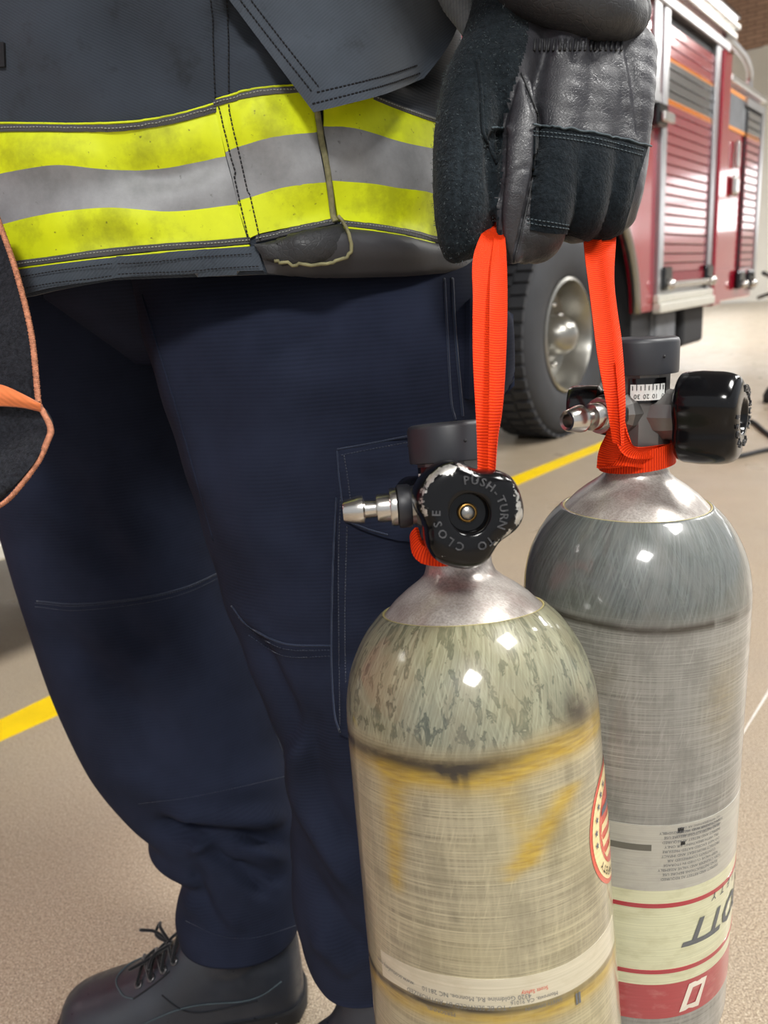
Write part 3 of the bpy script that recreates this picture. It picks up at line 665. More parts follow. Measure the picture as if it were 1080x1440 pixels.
# ------------------------------------------------------------------ air cylinders
CRAD = .0825
class Tank: pass
def tank_frame(top, bot, neck_shift=0.0):
    zl = nrm(top-bot); yl = np.array([0, 1., 0]); yl = nrm(yl-zl*(yl @ zl)); xl = np.cross(yl, zl)
    return xl, yl, zl
PROF = [(.022, 0), (.0235, -.004), (.028, -.008), (.036, -.0135), (.044, -.020), (.0515, -.028)]
SH = [(.0515, -.0290), (.0535, -.0275), (.058, -.0315), (.063, -.037), (.068, -.044), (.0725, -.052), (.0765, -.061), (.0795, -.071), (.0815, -.082), (.0824, -.094), (.0825, -.105)]
ZB = -.44
def make_tank(A, B, zneck, label, shell_mat, stains, knob_az, noz_az, wear, name='air_cylinder'):
    """A,B: axis points high and low; zneck: distance of the neck above A along the axis"""
    xl, yl, zl = tank_frame(A, B); N0 = A+zl*zneck
    base = N0 + zl*(-.5)
    Mx = Matrix(((xl[0], yl[0], zl[0], base[0]), (xl[1], yl[1], zl[1], base[1]), (xl[2], yl[2], zl[2], base[2]), (0, 0, 0, 1)))
    th = thing(name, label, 'air cylinder', M=Mx, group='air cylinders')
    T = Tank(); T.o = th; T.M = Mx; T.x, T.y, T.z, T.N0 = xl, yl, zl, N0
    def loc(w_): q = np.asarray(w_)-N0; return np.array([q @ xl, q @ yl, q @ zl])
    def world(l_): return N0+xl*l_[0]+yl*l_[1]+zl*l_[2]
    T.loc, T.world = loc, world
    def chit(x, y, R_=CRAD):
        q = ray(x, y); d = np.array([q @ xl, q @ yl, q @ zl]); o = loc(CP)
        a = d[0]**2+d[1]**2; b = 2*(o[0]*d[0]+o[1]*d[1]); c = o[0]**2+o[1]**2-R_*R_; D = b*b-4*a*c
        t = (-b-math.sqrt(max(D, 0)))/(2*a); p = o+d*t; return math.atan2(p[0], -p[1]), p[2]     # phi 0 faces camera
    T.hit = chit
    O5 = np.array([0, 0, .5])
    # shell
    sa = np.array(SH); tq = np.concatenate([[0], np.cumsum(np.hypot(np.diff(sa[:, 0]), np.diff(sa[:, 1])))]); qq = np.linspace(0, tq[-1], 60); prof = [tuple(x) for x in cr(sa, 64)]; zz = np.linspace(-.108, ZB, 190); prof += [(CRAD, z) for z in zz]
    for k in range(1, 15): a = PI/2*k/14; prof.append((CRAD*math.cos(a)*1.0 if k < 14 else .0005, ZB-.055*math.sin(a)))
    # bulge a touch over the hoop windings
    n = 256; V = []; uv = []; C_ = []; Fc = []
    for i, (r_, z) in enumerate(prof):
        for j in range(n+1):
            ph = -PI+2*PI*j/n
            V.append((r_*math.sin(ph), -r_*math.cos(ph), z+.5)); uv.append((ph*.0825, z))
            y_, d_, dm = stains(ph, z); C_.append((y_, d_, dm))
    for i in range(len(prof)-1):
        for j in range(n): a = i*(n+1)+j; Fc.append((a, a+n+1, a+n+2, a+1))
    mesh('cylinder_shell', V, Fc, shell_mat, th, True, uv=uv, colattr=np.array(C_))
    mb = MB(); mb.lathe([(.0513, .5-.0288), (.0517, .5-.0275), (.0524, .5-.0272), (.0530, .5-.0278), (.0532, .5-.029)], n=96); mb.build('resin_rim', M['ringedge'], th, True)
    mb = MB(); mb.lathe([(r_, z+.5) for r_, z in reversed(PROF)]+[(.0215, .502), (.0215, .51)], n=96); mb.build('neck_dome', M['dome'], th, True, sharp=35)
    # valve
    vb = MB(); z5 = .5
    vb.lathe([(.0205, z5+.006), (.0225, z5+.010), (.0230, z5+.02), (.0225, z5+.034), (.0215, z5+.046), (.0215, z5+.070)], n=10, caps=(True, True))
    vb.lathe([(.0165, z5+.0), (.0165, z5+.012)], n=32)
    ka = np.array([math.sin(knob_az), -math.cos(knob_az), 0]); na = np.array([math.sin(noz_az), -math.cos(noz_az), 0]); KZ = z5+.0395; NZ_ = z5+.0425
    vb.lathe([(.017, .0), (.0185, .02), (.0165, .033), (.0165, .040)], (0, 0, KZ), ka, 12, caps=(False, True))
    vb.lathe([(.0165, .0), (.0155, .022), (.0125, .026)], (0, 0, NZ_), na, 12, caps=(False, True))
    vb.lathe([(.015, 0), (.014, .026)], (0, 0, KZ), -na, 8, caps=(False, True))
    bd = vb.build('valve_body', M['valve'], th, True, sharp=22)
    va = noz_az-1.0; vg = np.array([math.sin(va), -math.cos(va), 0]); q = MB(); q.lathe([(.0100, .014), (.0115, .022), (.0115, .026), (.0145, .028), (.0150, .032), (.0150, .046), (.0135, .049), (.0001, .050)], (0, 0, KZ+.006), vg, 28); q.build('relief_cap', M['black'], th, True, sharp=40)
    z5 += .002; cp_ = MB(); cp_.lathe([(.0225, z5+.0665), (.0262, z5+.067), (.0265, z5+.069), (.0265, z5+.088), (.0255, z5+.0905), (.0235, z5+.0915), (.0205, z5+.0905), (.0001, z5+.0900)], n=72)
    cp_.build('rubber_cap', M['capr'], th, True, sharp=50)
    for k in range(3):
        a = k*2*PI/3+.3; q = MB(); q.ball((.0264*math.sin(a), -.0264*math.cos(a), z5+.079), .0011); q.build('cap_pip', M['rubber'], th, True)
    z5 -= .002
    # gauge window between wheel and outlet
    ga = (knob_az+noz_az)/2; gm = MB()
    def arc(mb, r_, a0, a1, z0, z1, m=14, t_=.0006):
        V = []; Fc = []
        for i in range(m):
            a = a0+(a1-a0)*i/(m-1)
            for rr, z in ((r_, z0), (r_, z1), (r_-t_, z1), (r_-t_, z0)): V.append((rr*math.sin(a), -rr*math.cos(a), z))
        for i in range(m-1):
            for k in range(4): Fc.append((i*4+k, (i+1)*4+k, (i+1)*4+(k+1) % 4, i*4+(k+1) % 4))
        Fc += [(0, 1, 2, 3), ((m-1)*4+3, (m-1)*4+2, (m-1)*4+1, (m-1)*4)]
        mb.add(V, Fc)
    arc(gm, .0222, ga-.62, ga+.62, z5+.0495, z5+.0665); g0 = gm.build('gauge', M['black'], th, True, sharp=30)
    gm = MB(); arc(gm, .0225, ga-.55, ga+.55, z5+.0515, z5+.0625); gm.build('gauge_dial', M['dial'], g0, True, sharp=30)
    gm = MB()
    for k in range(-4, 5): arc(gm, .0228, ga+k*.12-.012, ga+k*.12+.012, z5+.0585, z5+.0625 if k % 2 else z5+.0615, 2)
    for k, tx in enumerate(('0', '10', '20', '30', '40')):
        V, Fc = text_mesh(tx, .0044); a0 = ga+.46-k*.27
        gm.add([(.0229*math.sin(a0-x/.0229), -.0229*math.cos(a0-x/.0229), z5+.0545-y) for x, y, _ in V], Fc)
    gm.build('dial_print', M['ink'], g0)
    # hand wheel
    up = np.array([0, 0, 1.]); sd = -np.cross(up, ka); PH0 = math.radians(12)
    def kr(a): c3 = math.cos(3*(a-PH0)); return .0302+.0036*c3-.0011*math.cos(6*(a-PH0))
    lay = [(.80, .031, 0), (.90, .030, 0), (.96, .0315, 0), (1.0, .035, 0), (1.02, .045, 0), (1.0, .058, 0), (.97, .063, .25), (.93, .066, .8), (.88, .068, 1.), (.80, .0694, .55), (.7, .0700, .25), (.6, .0703, .15), (.5, .0704, .15), (.42, .0704, .15)]
    nk = 120; V = []; C_ = []
    kc = np.array([0, 0, KZ])
    for (f_, t_, wr) in lay:
        for j in range(nk):
            a = 2*PI*j/nk; r_ = kr(a)*f_ if f_ > .5 else (.0125 if f_ < .45 else kr(a)*f_*.6+.0135*.4)
            V.append(kc+ka*t_+sd*(-r_*math.cos(a))*-1*-1+up*r_*math.sin(a)); C_.append((wr*wear(a), 0, 0))
    for r_, t_ in ((.0115, .0695), (.0112, .060), (.0106, .0585), (.0045, .0580), (.0001, .0580)):
        for j in range(nk): a = 2*PI*j/nk; V.append(kc+ka*t_-sd*r_*math.cos(a)+up*r_*math.sin(a)); C_.append((0, 0, 0))
    nl = len(lay)+5; Fc = [(i*nk+j, (i+1)*nk+j, (i+1)*nk+(j+1) % nk, i*nk+(j+1) % nk) for i in range(nl-1) for j in range(nk)]
    Fc.append(tuple(range(nk)))
    kn = mesh('hand_wheel', V, Fc, M['knob'], th, True, colattr=np.array(C_), sharp=60)
    s_ = MB(); s_.lathe([(.0042, .050), (.0042, .0615), (.0036, .0622), (.0001, .0624)], kc, ka, 24); s_.build('spindle', M['steel'], kn, True)
    s_ = MB(); s_.lathe([(.0046, .058), (.0056, .0585), (.0056, .0605), (.0044, .0605)], kc, ka, 24); s_.build('spindle_ring', M['brass'], kn, True)
    lt = MB(); rt = .0188
    def put(txt, a0, step):
        for k, ch in enumerate(txt):
            if ch == ' ': continue
            a = math.radians(a0-k*step); V, Fc = text_mesh(ch, .0066, extrude=.0006, bold=.0001)
            er = np.array([math.cos(a), math.sin(a)]); et = np.array([math.sin(a), -math.cos(a)])
            W_ = []
            for x, y, z in V:
                q = er*(rt+y)+et*x; W_.append(kc+ka*(.0705+z)+(-sd)*q[0]*1.0+up*q[1])
            lt.add(W_, Fc)
    rt_ = 0; put('PUSH-TURN', 92, 14.5); put('TO', -58, 16); put('CLOSE', -112, 18.5)
    lt.build('raised_lettering', M['letter'], kn)
    # outlet nozzle
    nz = MB(); npf = [(.0001, .060), (.0042, .060), (.0046, .0715), (.0066, .0722), (.0072, .0712), (.0088, .0640), (.0094, .0615), (.0094, .0592), (.0060, .0580), (.0058, .0510), (.0090, .0502), (.0094, .0490), (.0094, .0420), (.0100, .0412)]
    nz.lathe(npf, (0, 0, NZ_), na, 40); ob = nz.build('outlet_nozzle', M['chrome'], th, True, sharp=35)
    h6 = MB(); h6.lathe([(.0095, .0415), (.0122, .0415), (.0126, .0405), (.0126, .0375), (.0120, .0366)], (0, 0, NZ_), na, 40, caps=(True, True)); h6.build('flange', M['chrome'], ob, True, sharp=30)
    h6 = MB(); h6.lathe([(.0100, .0366), (.0138, .0364), (.0142, .035), (.0142, .0295), (.0134, .028)], (0, 0, NZ_), na, 40, caps=(True, True)); h6.build('rubber_ring', M['capr'], ob, True, sharp=30)
    h6 = MB(); h6.lathe([(.0125, .029), (.0128, .0225), (.0150, .0215), (.0150, .019)], (0, 0, NZ_), na, 40); h6.build('collar', M['steel'], ob, True, sharp=30)
    return T
def gs(x, m_, s_): return math.exp(-((x-m_)/s_)**2)
def wrapbox(T, name, ph0, ph1, z0, z1, mat, off=.0004, nx=60, nz=4, curve0=None, curve1=None, parent=None, th=.0003):
    V = []; uv = []
    for o_ in (off, off-th):
        for j in range(nz+1):
            for i in range(nx+1):
                ph = ph0+(ph1-ph0)*i/nx; a = z0 if not curve0 else curve0(ph); b = z1 if not curve1 else curve1(ph); z = a+(b-a)*j/nz
                V.append(((CRAD+o_)*math.sin(ph), -(CRAD+o_)*math.cos(ph), z+.5)); uv.append((ph*CRAD, z))
    Fc = []; N_ = (nx+1)*(nz+1); w_ = nx+1
    for j in range(nz):
        for i in range(nx): a = j*w_+i; Fc.append((a, a+1, a+w_+1, a+w_)); Fc.append((N_+a, N_+a+w_, N_+a+w_+1, N_+a+1))
    for i in range(nx): a = i; Fc.append((a, N_+a, N_+a+1, a+1)); a = nz*w_+i; Fc.append((a, a+1, N_+a+1, N_+a))
    for j in range(nz): a = j*w_; Fc.append((a, a+w_, N_+a+w_, N_+a)); a = j*w_+nx; Fc.append((a, N_+a, N_+a+w_, a+w_))
    return mesh(name, V, Fc, mat, parent or T.o, True, uv=uv, sharp=50)
def wraptext(T, mb, txt, ph, z, size, flip=True, shear=0, spacing=1.0, off=.0007, align='CENTER', bold=0, stretch=1.0):
    V, Fc = text_mesh(txt, size, shear, spacing, align=align, bold=bold); s_ = -1 if flip else 1
    bm = bmesh.new(); vs = [bm.verts.new(v) for v in V]
    for f in Fc:
        try: bm.faces.new([vs[i] for i in f])
        except ValueError: pass
    if size > .01: bmesh.ops.triangulate(bm, faces=bm.faces[:]); bmesh.ops.subdivide_edges(bm, edges=[e for e in bm.edges if e.calc_length() > .004], cuts=2)
    bm.verts.index_update(); V = [v.co[:] for v in bm.verts]; Fc = [[v.index for v in f.verts] for f in bm.faces]; bm.free()
    W_ = []
    for x, y, _ in V:
        p_ = ph+s_*x/CRAD; W_.append(((CRAD+off)*math.sin(p_), -(CRAD+off)*math.cos(p_), z+s_*y*stretch+.5))
    mb.add(W_, Fc)

# front cylinder
fA, fB = P(659, 960, .509), P(695, 1400, .525)
zl = nrm(fA-fB)
tmp = Tank()
def pre(A, B, zneck):
    xl, yl, z_ = tank_frame(A, B); N0 = A+z_*zneck
    def chit(x, y, R_=CRAD):
        q = ray(x, y); d = np.array([q @ xl, q @ yl, q @ z_]); o = CP-N0; o = np.array([o @ xl, o @ yl, o @ z_])
        a = d[0]**2+d[1]**2; b = 2*(o[0]*d[0]+o[1]*d[1]); c = o[0]**2+o[1]**2-R_*R_; D = b*b-4*a*c
        t = (-b-math.sqrt(max(D, 0)))/(2*a); p = o+d*t; return math.atan2(p[0], -p[1]), p[2]
    return chit
FN = .078
h1 = pre(fA, fB, FN)
ringpts = [h1(*k) for k in ((494, 1040), (540, 1062), (600, 1078), (660, 1082), (720, 1068), (780, 1042), (826, 1015))]
rp = np.array(sorted(ringpts)); 
def ringz(ph): return float(np.interp(ph, rp[:, 0], rp[:, 1]))
lowpts = [h1(*k) for k in ((530, 1375), (560, 1400), (640, 1428), (720, 1432), (800, 1410), (850, 1368))]
lp = np.array(sorted(lowpts))
def lowz(ph): return float(np.interp(ph, lp[:, 0], lp[:, 1]))
def drip(p0, p1, w0, w1):
    a, b = h1(*p0), h1(*p1); 
    def f(ph, z):
        t = (z-a[1])/(b[1]-a[1]); 
        if t < -.15 or t > 1.15: return 0
        tt = min(max(t, 0), 1); c = a[0]+(b[0]-a[0])*tt; w_ = w0+(w1-w0)*tt
        e = 1 if 0 <= t <= 1 else math.exp(-((t-tt)/.08)**2)
        return gs(ph, c, w_)*e
    return f
dr = [(drip((552, 1080), (556, 1240), .14, .07), .8), (drip((800, 1110), (735, 1215), .13, .12), .95), (drip((735, 1215), (715, 1240), .12, .05), .5), (drip((700, 1080), (745, 1200), .12, .08), .3), (drip((820, 1030), (770, 1060), .2, .2), .3)]
sp_l = [(h1(628, 1085), .05, .004, .9), (h1(640, 1096), .03, .005, .7), (h1(655, 1100), .02, .006, .6), (h1(800, 1085), .05, .009, .35), (h1(815, 1000), .18, .010, .75), (h1(790, 1165), .08, .01, .25), (h1(830, 1250), .1, .01, .3), (h1(780, 1200), .06, .012, .2), (h1(640, 1290), .03, .004, .3), (h1(800, 980), .2, .012, .3)]
def st_front(ph, z):
    if z > -.075 and z > 0: return 0, 0, 1
    r_ = ringz(ph); l_ = lowz(ph)
    y = .85*gs(z, r_-.006, .0085)*(1/(1+math.exp(-(ph+.75)*7))) + .5*gs(z, r_-.004, .006)
    y += .85*gs(z, l_+.0, .006)
    for f, a in dr: y += a*f(ph, z)
    d = (.95 if ph < -.25 else .95*math.exp(-((ph+.25)/.5)**2)+.12)*gs(z, r_+.0004, .0056)
    d += (.75*math.exp(-max(0, ph+.4)**2/.2)+.45)*gs(z, l_+.0045, .0022)
    for (c, w_, h2, a) in sp_l: d += a*gs(ph, c[0], w_)*gs(z, c[1], h2)
    d += .35*gs(ph, 1.25, .5)*gs(z, r_+.004, .012)
    dm = 1/(1+math.exp(-(z-(r_+.008))/.002))
    return min(y, 1), min(d, 1), dm
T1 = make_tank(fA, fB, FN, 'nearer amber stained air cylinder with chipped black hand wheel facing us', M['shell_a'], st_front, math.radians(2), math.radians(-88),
               lambda a: .55+.55*max(0, math.cos(a-math.radians(125)))**2+.45*max(0, math.cos(a-math.radians(-5)))**3)
# rear cylinder
rA, rB = P(889, 880, .594), P(874, 1400, .678)
RN = .124
h2_ = pre(rA, rB, RN)
rr_ = np.array(sorted([h2_(*k) for k in ((800, 868), (850, 880), (900, 888), (960, 886), (1010, 876), (1046, 862))]))
def st_rear(ph, z):
    r_ = float(np.interp(ph, rr_[:, 0], rr_[:, 1]))
    y = .35*gs(ph, h2_(1020, 980)[0], .22)*gs(z, h2_(1020, 980)[1], .03)
    d = (.95 if ph < .35 else .3+.5*abs(math.sin(ph*9)))*gs(z, r_, .0034)
    z2 = h2_(900, 1192)[1]
    d += (.75 if ph < .1 else .35)*gs(z, z2, .0022 if ph > -.1 else .004)
    dm = 1/(1+math.exp(-(z-(r_+.004))/.002))
    return min(y, 1)*.6, min(d, 1), dm
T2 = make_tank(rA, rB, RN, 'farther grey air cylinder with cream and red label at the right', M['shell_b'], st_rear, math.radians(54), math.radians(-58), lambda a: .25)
# labels of the rear cylinder
Hh = T2.hit
def zc(y, x=900): return Hh(x, y)[1]
z_top = zc(1160); z_cr = zc(1252); z_s1 = zc(1273); z_s2 = zc(1366); z_r0 = zc(1384); z_r1 = zc(1432)
wrapbox(T2, 'paper_label', -1.6, 1.6, z_top, z_cr, M['lab_grey'], .0003, 80)
wrapbox(T2, 'cream_label', -1.7, 1.7, z_cr, z_r0, M['lab_cream'], .0003, 80)
wrapbox(T2, 'red_stripe', -1.7, 1.7, z_s1-.0018, z_s1+.0018, M['lab_stripe'], .0005, 80); wrapbox(T2, 'red_stripe', -1.7, 1.7, z_s2-.0018, z_s2+.0018, M['lab_stripe'], .0005, 80)
wrapbox(T2, 'red_label', -1.7, 1.7, z_r1, z_r0, M['lab_red'], .0003, 80)
wrapbox(T2, 'scuff_mark', -1.6, -.12, zc(1192)-.002, zc(1192)+.003, simple('scuffed_band', S(96, 94, 86), .5), .0005, 40)
mb = MB(); pr = Hh(978, 1310)
wraptext(T2, mb, 'SCOTT', Hh(955, 1310)[0]+.72, Hh(975, 1305)[1]-.002, .031, True, .35, 1.0, bold=.0008, stretch=.95); mb.build('maker_lettering', M['inkgrey'], T2.o)
mb = MB(); wraptext(T2, mb, 'SAFETY', Hh(955, 1310)[0]+.68, Hh(975, 1305)[1]+.021, .009, True, .2, 2.1); mb.build('small_lettering', M['inkgrey'], T2.o)
mb = MB(); words = ['SCBA CYLINDER AND VALVE ASSEMBLY', 'READ INSTRUCTIONS BEFORE USE', 'INSPECT AND RETEST AS REQUIRED', 'FILL WITH BREATHING AIR ONLY', 'DO NOT EXCEED RATED PRESSURE', 'PROTECT FROM HEAT AND IMPACT', 'CONTENTS COMPRESSED AIR', 'KEEP VALVE CLOSED IN STORAGE']
for k in range(11): wraptext(T2, mb, words[k % 8], Hh(975, 1200)[0], z_top-.006-k*.0038, .0030, True, 0)
for k in range(3): wraptext(T2, mb, words[(k+3) % 8], Hh(985, 1165)[0], z_top-.003-k*.003, .0024, True, 0)
mb.build('fine_print', M['inkgrey'], T2.o)
lg = MB(); pc = Hh(975, 1398); sl = .010
def logo(T, ph, z):
    mb = MB(); out = [(-.0125, -.012), (.005, -.012), (.0125, .012), (-.005, .012)]; inn = [(-.0075, -.0075), (.0015, -.0075), (.0065, .0070), (-.0018, .0070)]
    V = [(CRAD+.0008)*0 for _ in range(0)]
    def w_(x, y): p_ = ph-x/CRAD; return ((CRAD+.0007)*math.sin(p_), -(CRAD+.0007)*math.cos(p_), z-y+.5)
    V = [w_(*q) for q in out]+[w_(*q) for q in inn]; mb.add(V, [(i, (i+1) % 4, 4+(i+1) % 4, 4+i) for i in range(4)]); return mb
logo(T2, pc[0], pc[1]).build('emblem', M['lab_white'], T2.o)
for (x, y, s_) in ((957, 1167, .0022), (960, 1185, .0016)):
    q = Hh(x, y); wrapbox(T2, 'black_chip', q[0]-s_/CRAD, q[0]+s_/CRAD, q[1]-s_*.9, q[1]+s_*.9, M['ink'], .0006, 4)
# labels of the front cylinder
Hf = T1.hit
b0 = lambda ph: lowz(ph)+.024; b1 = lambda ph: lowz(ph)+.007
wrapbox(T1, 'address_label', -1.05, 1.15, 0, 0, M['lab_pale'], .0003, 80, 4, b1, b0)
mb = MB(); wraptext(T1, mb, '4320 Goldmine Rd, Monroe, NC 28110     www.scottsafety.com', Hf(620, 1396)[0], Hf(620, 1396)[1], .0040); wraptext(T1, mb, '\u2022 TO BE SERVICED BY AUTHORIZED', Hf(640, 1412)[0], Hf(640, 1412)[1], .0040)
wraptext(T1, mb, 'PERSONNEL', Hf(620, 1421)[0], Hf(620, 1421)[1], .0034); wraptext(T1, mb, 'Monrovia, CA 91016', Hf(752, 1404)[0], Hf(752, 1404)[1], .0034); wraptext(T1, mb, 'SAFETY DIVISION', Hf(765, 1412)[0], Hf(765, 1412)[1], .003)
wraptext(T1, mb, 'II', Hf(812, 1402)[0], Hf(812, 1402)[1], .009, bold=.0004); mb.build('address_print', M['inkgrey'], T1.o)
mb = MB(); wraptext(T1, mb, 'Scott Safety', Hf(752, 1392)[0], Hf(752, 1392)[1], .0034); mb.build('maker_print', M['inkred'], T1.o)
# round badge sticker on the far right of the front cylinder
sc = Hf(843, 1175); SPH = sc[0]+.30; SZ = sc[1]; SR = .0385
def disc(name, r0, r1, mat, off, parent):
    V = []; uv = []; n = 72; m = 8
    for j in range(m+1):
        r_ = r0+(r1-r0)*j/m
        for i in range(n): a = 2*PI*i/n; p_ = SPH+r_*math.cos(a)/CRAD; z = SZ+r_*math.sin(a); V.append(((CRAD+off)*math.sin(p_), -(CRAD+off)*math.cos(p_), z+.5)); uv.append((p_*CRAD, z))
    Fc = [(j*n+i, j*n+(i+1) % n, (j+1)*n+(i+1) % n, (j+1)*n+i) for j in range(m) for i in range(n)]
    return mesh(name, V, Fc, mat, parent, True, uv=uv)
bs = disc('badge_sticker', .0001, SR, M['st_red'], .0003, T1.o); disc('badge_ring', .0001, SR-.003, M['st_cream'], .0005, bs); disc('badge_border', .0001, SR-.0125, M['st_red'], .0007, bs)
V = []; 
for k in range(4): 
    mb = MB(); y0 = -.018+k*.0095
    Vq = []; nn = 20
    for i in range(nn+1):
        x = -.024+.048*i/nn; lim = math.sqrt(max(0, (SR-.0145)**2-x*x))
        for y in (y0, y0+.0045): y = max(-lim, min(lim, y)); p_ = SPH+x/CRAD; Vq.append(((CRAD+.0009)*math.sin(p_), -(CRAD+.0009)*math.cos(p_), SZ+y+.5))
    mb.add(Vq, [(2*i, 2*i+2, 2*i+3, 2*i+1) for i in range(nn)]); mb.build('badge_flag_stripe', M['st_cream'] if k < 3 else M['st_blue'], bs)
for k in range(14):
    a = PI*.64+k*.25; mb = MB(); rad = SR-.0078
    if k < 6:
        pts = []
        for i in range(10):
            rr = .0026 if i % 2 == 0 else .0011; b = 2*PI*i/10+PI/2; x = rad*math.cos(a)+rr*math.cos(b); y = rad*math.sin(a)+rr*math.sin(b); p_ = SPH+x/CRAD
            pts.append(((CRAD+.0009)*math.sin(p_), -(CRAD+.0009)*math.cos(p_), SZ+y+.5))
        mb.add(pts, [tuple(range(10))]); mb.build('badge_star', M['st_blue'], bs)
mb = MB()
for k, ch in enumerate('SAFETY'):
    a = math.radians(262-k*9.0); 
    if ch == ' ': continue
    V, Fc = text_mesh(ch, .0062, bold=.0001); er = (math.cos(a), math.sin(a)); et = (math.sin(a), -math.cos(a))
    mb.add([((CRAD+.0009)*math.sin(SPH+((SR-.0078+y)*er[0]+x*et[0])/CRAD), -(CRAD+.0009)*math.cos(SPH+((SR-.0078+y)*er[0]+x*et[0])/CRAD), SZ+(SR-.0078+y)*er[1]+x*et[1]+.5) for x, y, _ in V], Fc)
mb.build('badge_lettering', M['ink'], bs)

exec_after = True
# ------------------------------------------------------------------ the person
person = thing('person', 'person in dark turnout coat, navy cargo trousers and black boots holding the orange straps', 'person', loc=PZ(340, 1400, 0))
def ringsXY(rows, n=140, m=112, depth=.09, sq=2.3, Bdir=(0, 1, 0)):
    """rows: (xL, xR, y, Y[, halfdepth]); rings lie level in the world"""
    R = np.array([list(r)+([depth] if len(r) == 4 else []) for r in rows], float); Rs = cr(R, n); out = []; cen = []
    for xL, xR, y, Y, hd in Rs:
        a, b = PY(xL, y, Y), PY(xR, y, Y); c = (a+b)/2; A = (b-a)/2; A[2] *= .3; Bv = np.array(Bdir, float)*hd; ring = []
        for j in range(m):
            t = 2*PI*j/m; cx, sx_ = math.cos(t), math.sin(t); e = 2/sq
            ring.append(c+A*np.sign(cx)*abs(cx)**e - Bv*np.sign(sx_)*abs(sx_)**e)
        out.append(ring); cen.append(c)
    return out, cen
far_rows = [(-50, 270, 340, .88, .10), (-50, 285, 420, .87, .105), (-30, 300, 560, .86, .105), (3, 318, 700, .85, .10), (22, 328, 770, .845, .098), (44, 345, 845, .84, .095), (82, 385, 965, .83, .092), (122, 402, 1045, .82, .09), (180, 415, 1115, .81, .088), (213, 420, 1145, .80, .085), (214, 424, 1170, .795, .082), (240, 424, 1186, .79, .078), (262, 425, 1203, .785, .074), (257, 428, 1228, .78, .072), (250, 430, 1262, .775, .074), (256, 424, 1290, .77, .074)]
near_rows = [(170, 650, 335, .735, .10), (188, 680, 385, .725, .105), (214, 712, 470, .70, .112), (248, 690, 590, .69, .105), (296, 675, 750, .685, .10), (330, 660, 860, .68, .095), (372, 640, 965, .675, .09), (404, 622, 1050, .67, .085), (413, 612, 1130, .665, .082), (409, 606, 1180, .66, .082), (412, 600, 1250, .655, .082), (422, 592, 1290, .65, .078), (432, 585, 1318, .645, .074), (440, 580, 1330, .64, .072)]
farR, farC = ringsXY(far_rows); nearR, nearC = ringsXY(near_rows)
Vf, Ff = loft(farR); Vn, Fn = loft(nearR); Ff = outward(Vf, Ff); Fn = outward(Vn, Fn)
far_folds = [(((60, 640), (120, 720), (190, 830)), 26, -.010), (((70, 880), (140, 950), (240, 1030)), 22, -.008), (((160, 860), (230, 930)), 20, -.006), (((110, 690), (200, 800)), 30, .006),
 (((215, 1160), (300, 1172), (400, 1185)), 12, -.022), (((230, 1140), (320, 1150), (400, 1150)), 14, .016), (((265, 1200), (310, 1175), (400, 1210)), 10, .014), (((290, 1190), (340, 1230), (380, 1260)), 10, -.013), (((270, 1215), (290, 1275), (320, 1310)), 10, -.010), (((255, 1260), (300, 1290), (350, 1300)), 12, .005), (((330, 1215), (400, 1240)), 9, -.010), (((150, 1080), (260, 1120), (400, 1090)), 22, .006)]
near_folds = [(((205, 430), (250, 560), (310, 740)), 16, .006), (((430, 470), (370, 640), (355, 800)), 50, .008), (((480, 420), (440, 520)), 40, -.005), (((340, 880), (400, 990), (415, 1060)), 14, -.012), (((330, 850), (390, 905), (460, 915)), 8, .004),
 (((415, 1020), (430, 1130), (520, 1280)), 14, .012), (((430, 990), (450, 1100), (500, 1200)), 20, -.008), (((415, 1200), (470, 1290), (520, 1340)), 16, -.010), (((440, 1310), (500, 1370)), 14, .008), (((560, 900), (470, 940)), 20, -.004), (((500, 640), (560, 640)), 12, .003)]
Vf = fold(Vf, Ff, far_folds); Vn = fold(Vn, Fn, near_folds)
def ripple(V, Fc, amp, k=40):
    N = normals(V, Fc); V = np.array(V); ph = rng.random(6)*6
    d = np.zeros(len(V))
    for i in range(4):
        a = rng.normal(size=3)*k; d += np.sin(V @ a+ph[i])
    return V+N*(d*amp/4)[:, None]
Vf = ripple(Vf, Ff, .0025); Vn = ripple(Vn, Fn, .0022)
seatR = []
for k in range(14):
    z = .80+.22*k/13; sw = min(1, .55+.45*(k/4)); seatR.append([np.array([-.150+.165*sw*math.cos(2*PI*j/64), .80+.125*sw*math.sin(2*PI*j/64), z]) for j in range(64)])
Vs, Fs = loft(seatR, True, True); Fs = outward(Vs, Fs)
NV = len(Vf); VT = list(Vf)+list(Vn)+list(Vs); FT = list(Ff)+[tuple(i+NV for i in f) for f in Fn]+[tuple(i+NV+len(Vn) for i in f) for f in Fs]
trousers = wchild(mesh('trousers', VT, FT, M['trouser'], None, True), person)
tn = bvh(Vn, Fn); tf = bvh(Vf, Ff); tt_ = bvh(VT, FT)
sol = trousers.modifiers.new('thick', 'SOLIDIFY'); sol.thickness = .0012; sol.offset = -1
TS = M['trouser_seam']
seam('knee_seam', [(326, 852), (350, 880), (400, 905), (466, 908)], tn, TS, trousers, .0009, .0003)
mbs = MB(); 
for pts in ([(336, 868), (356, 888), (400, 912), (466, 914)], [(350, 893), (400, 922), (466, 922)]): seam('', pts, tn, None, None, .0005, .0003, dash=.0026, mb=mbs)
for pts in ([(50, 848), (110, 852), (200, 842), (260, 828), (305, 808)], [(50, 853), (110, 858), (200, 848), (260, 834), (305, 814)]): seam('', pts, tf, None, None, .00045, .0003, dash=.0026, mb=mbs)
for pts in ([(195, 1130), (260, 1122), (330, 1108), (400, 1092)], [(262, 1295), (310, 1316), (360, 1318), (420, 1300)]): seam('', pts, tf, None, None, .00045, .0003, dash=.003, mb=mbs)
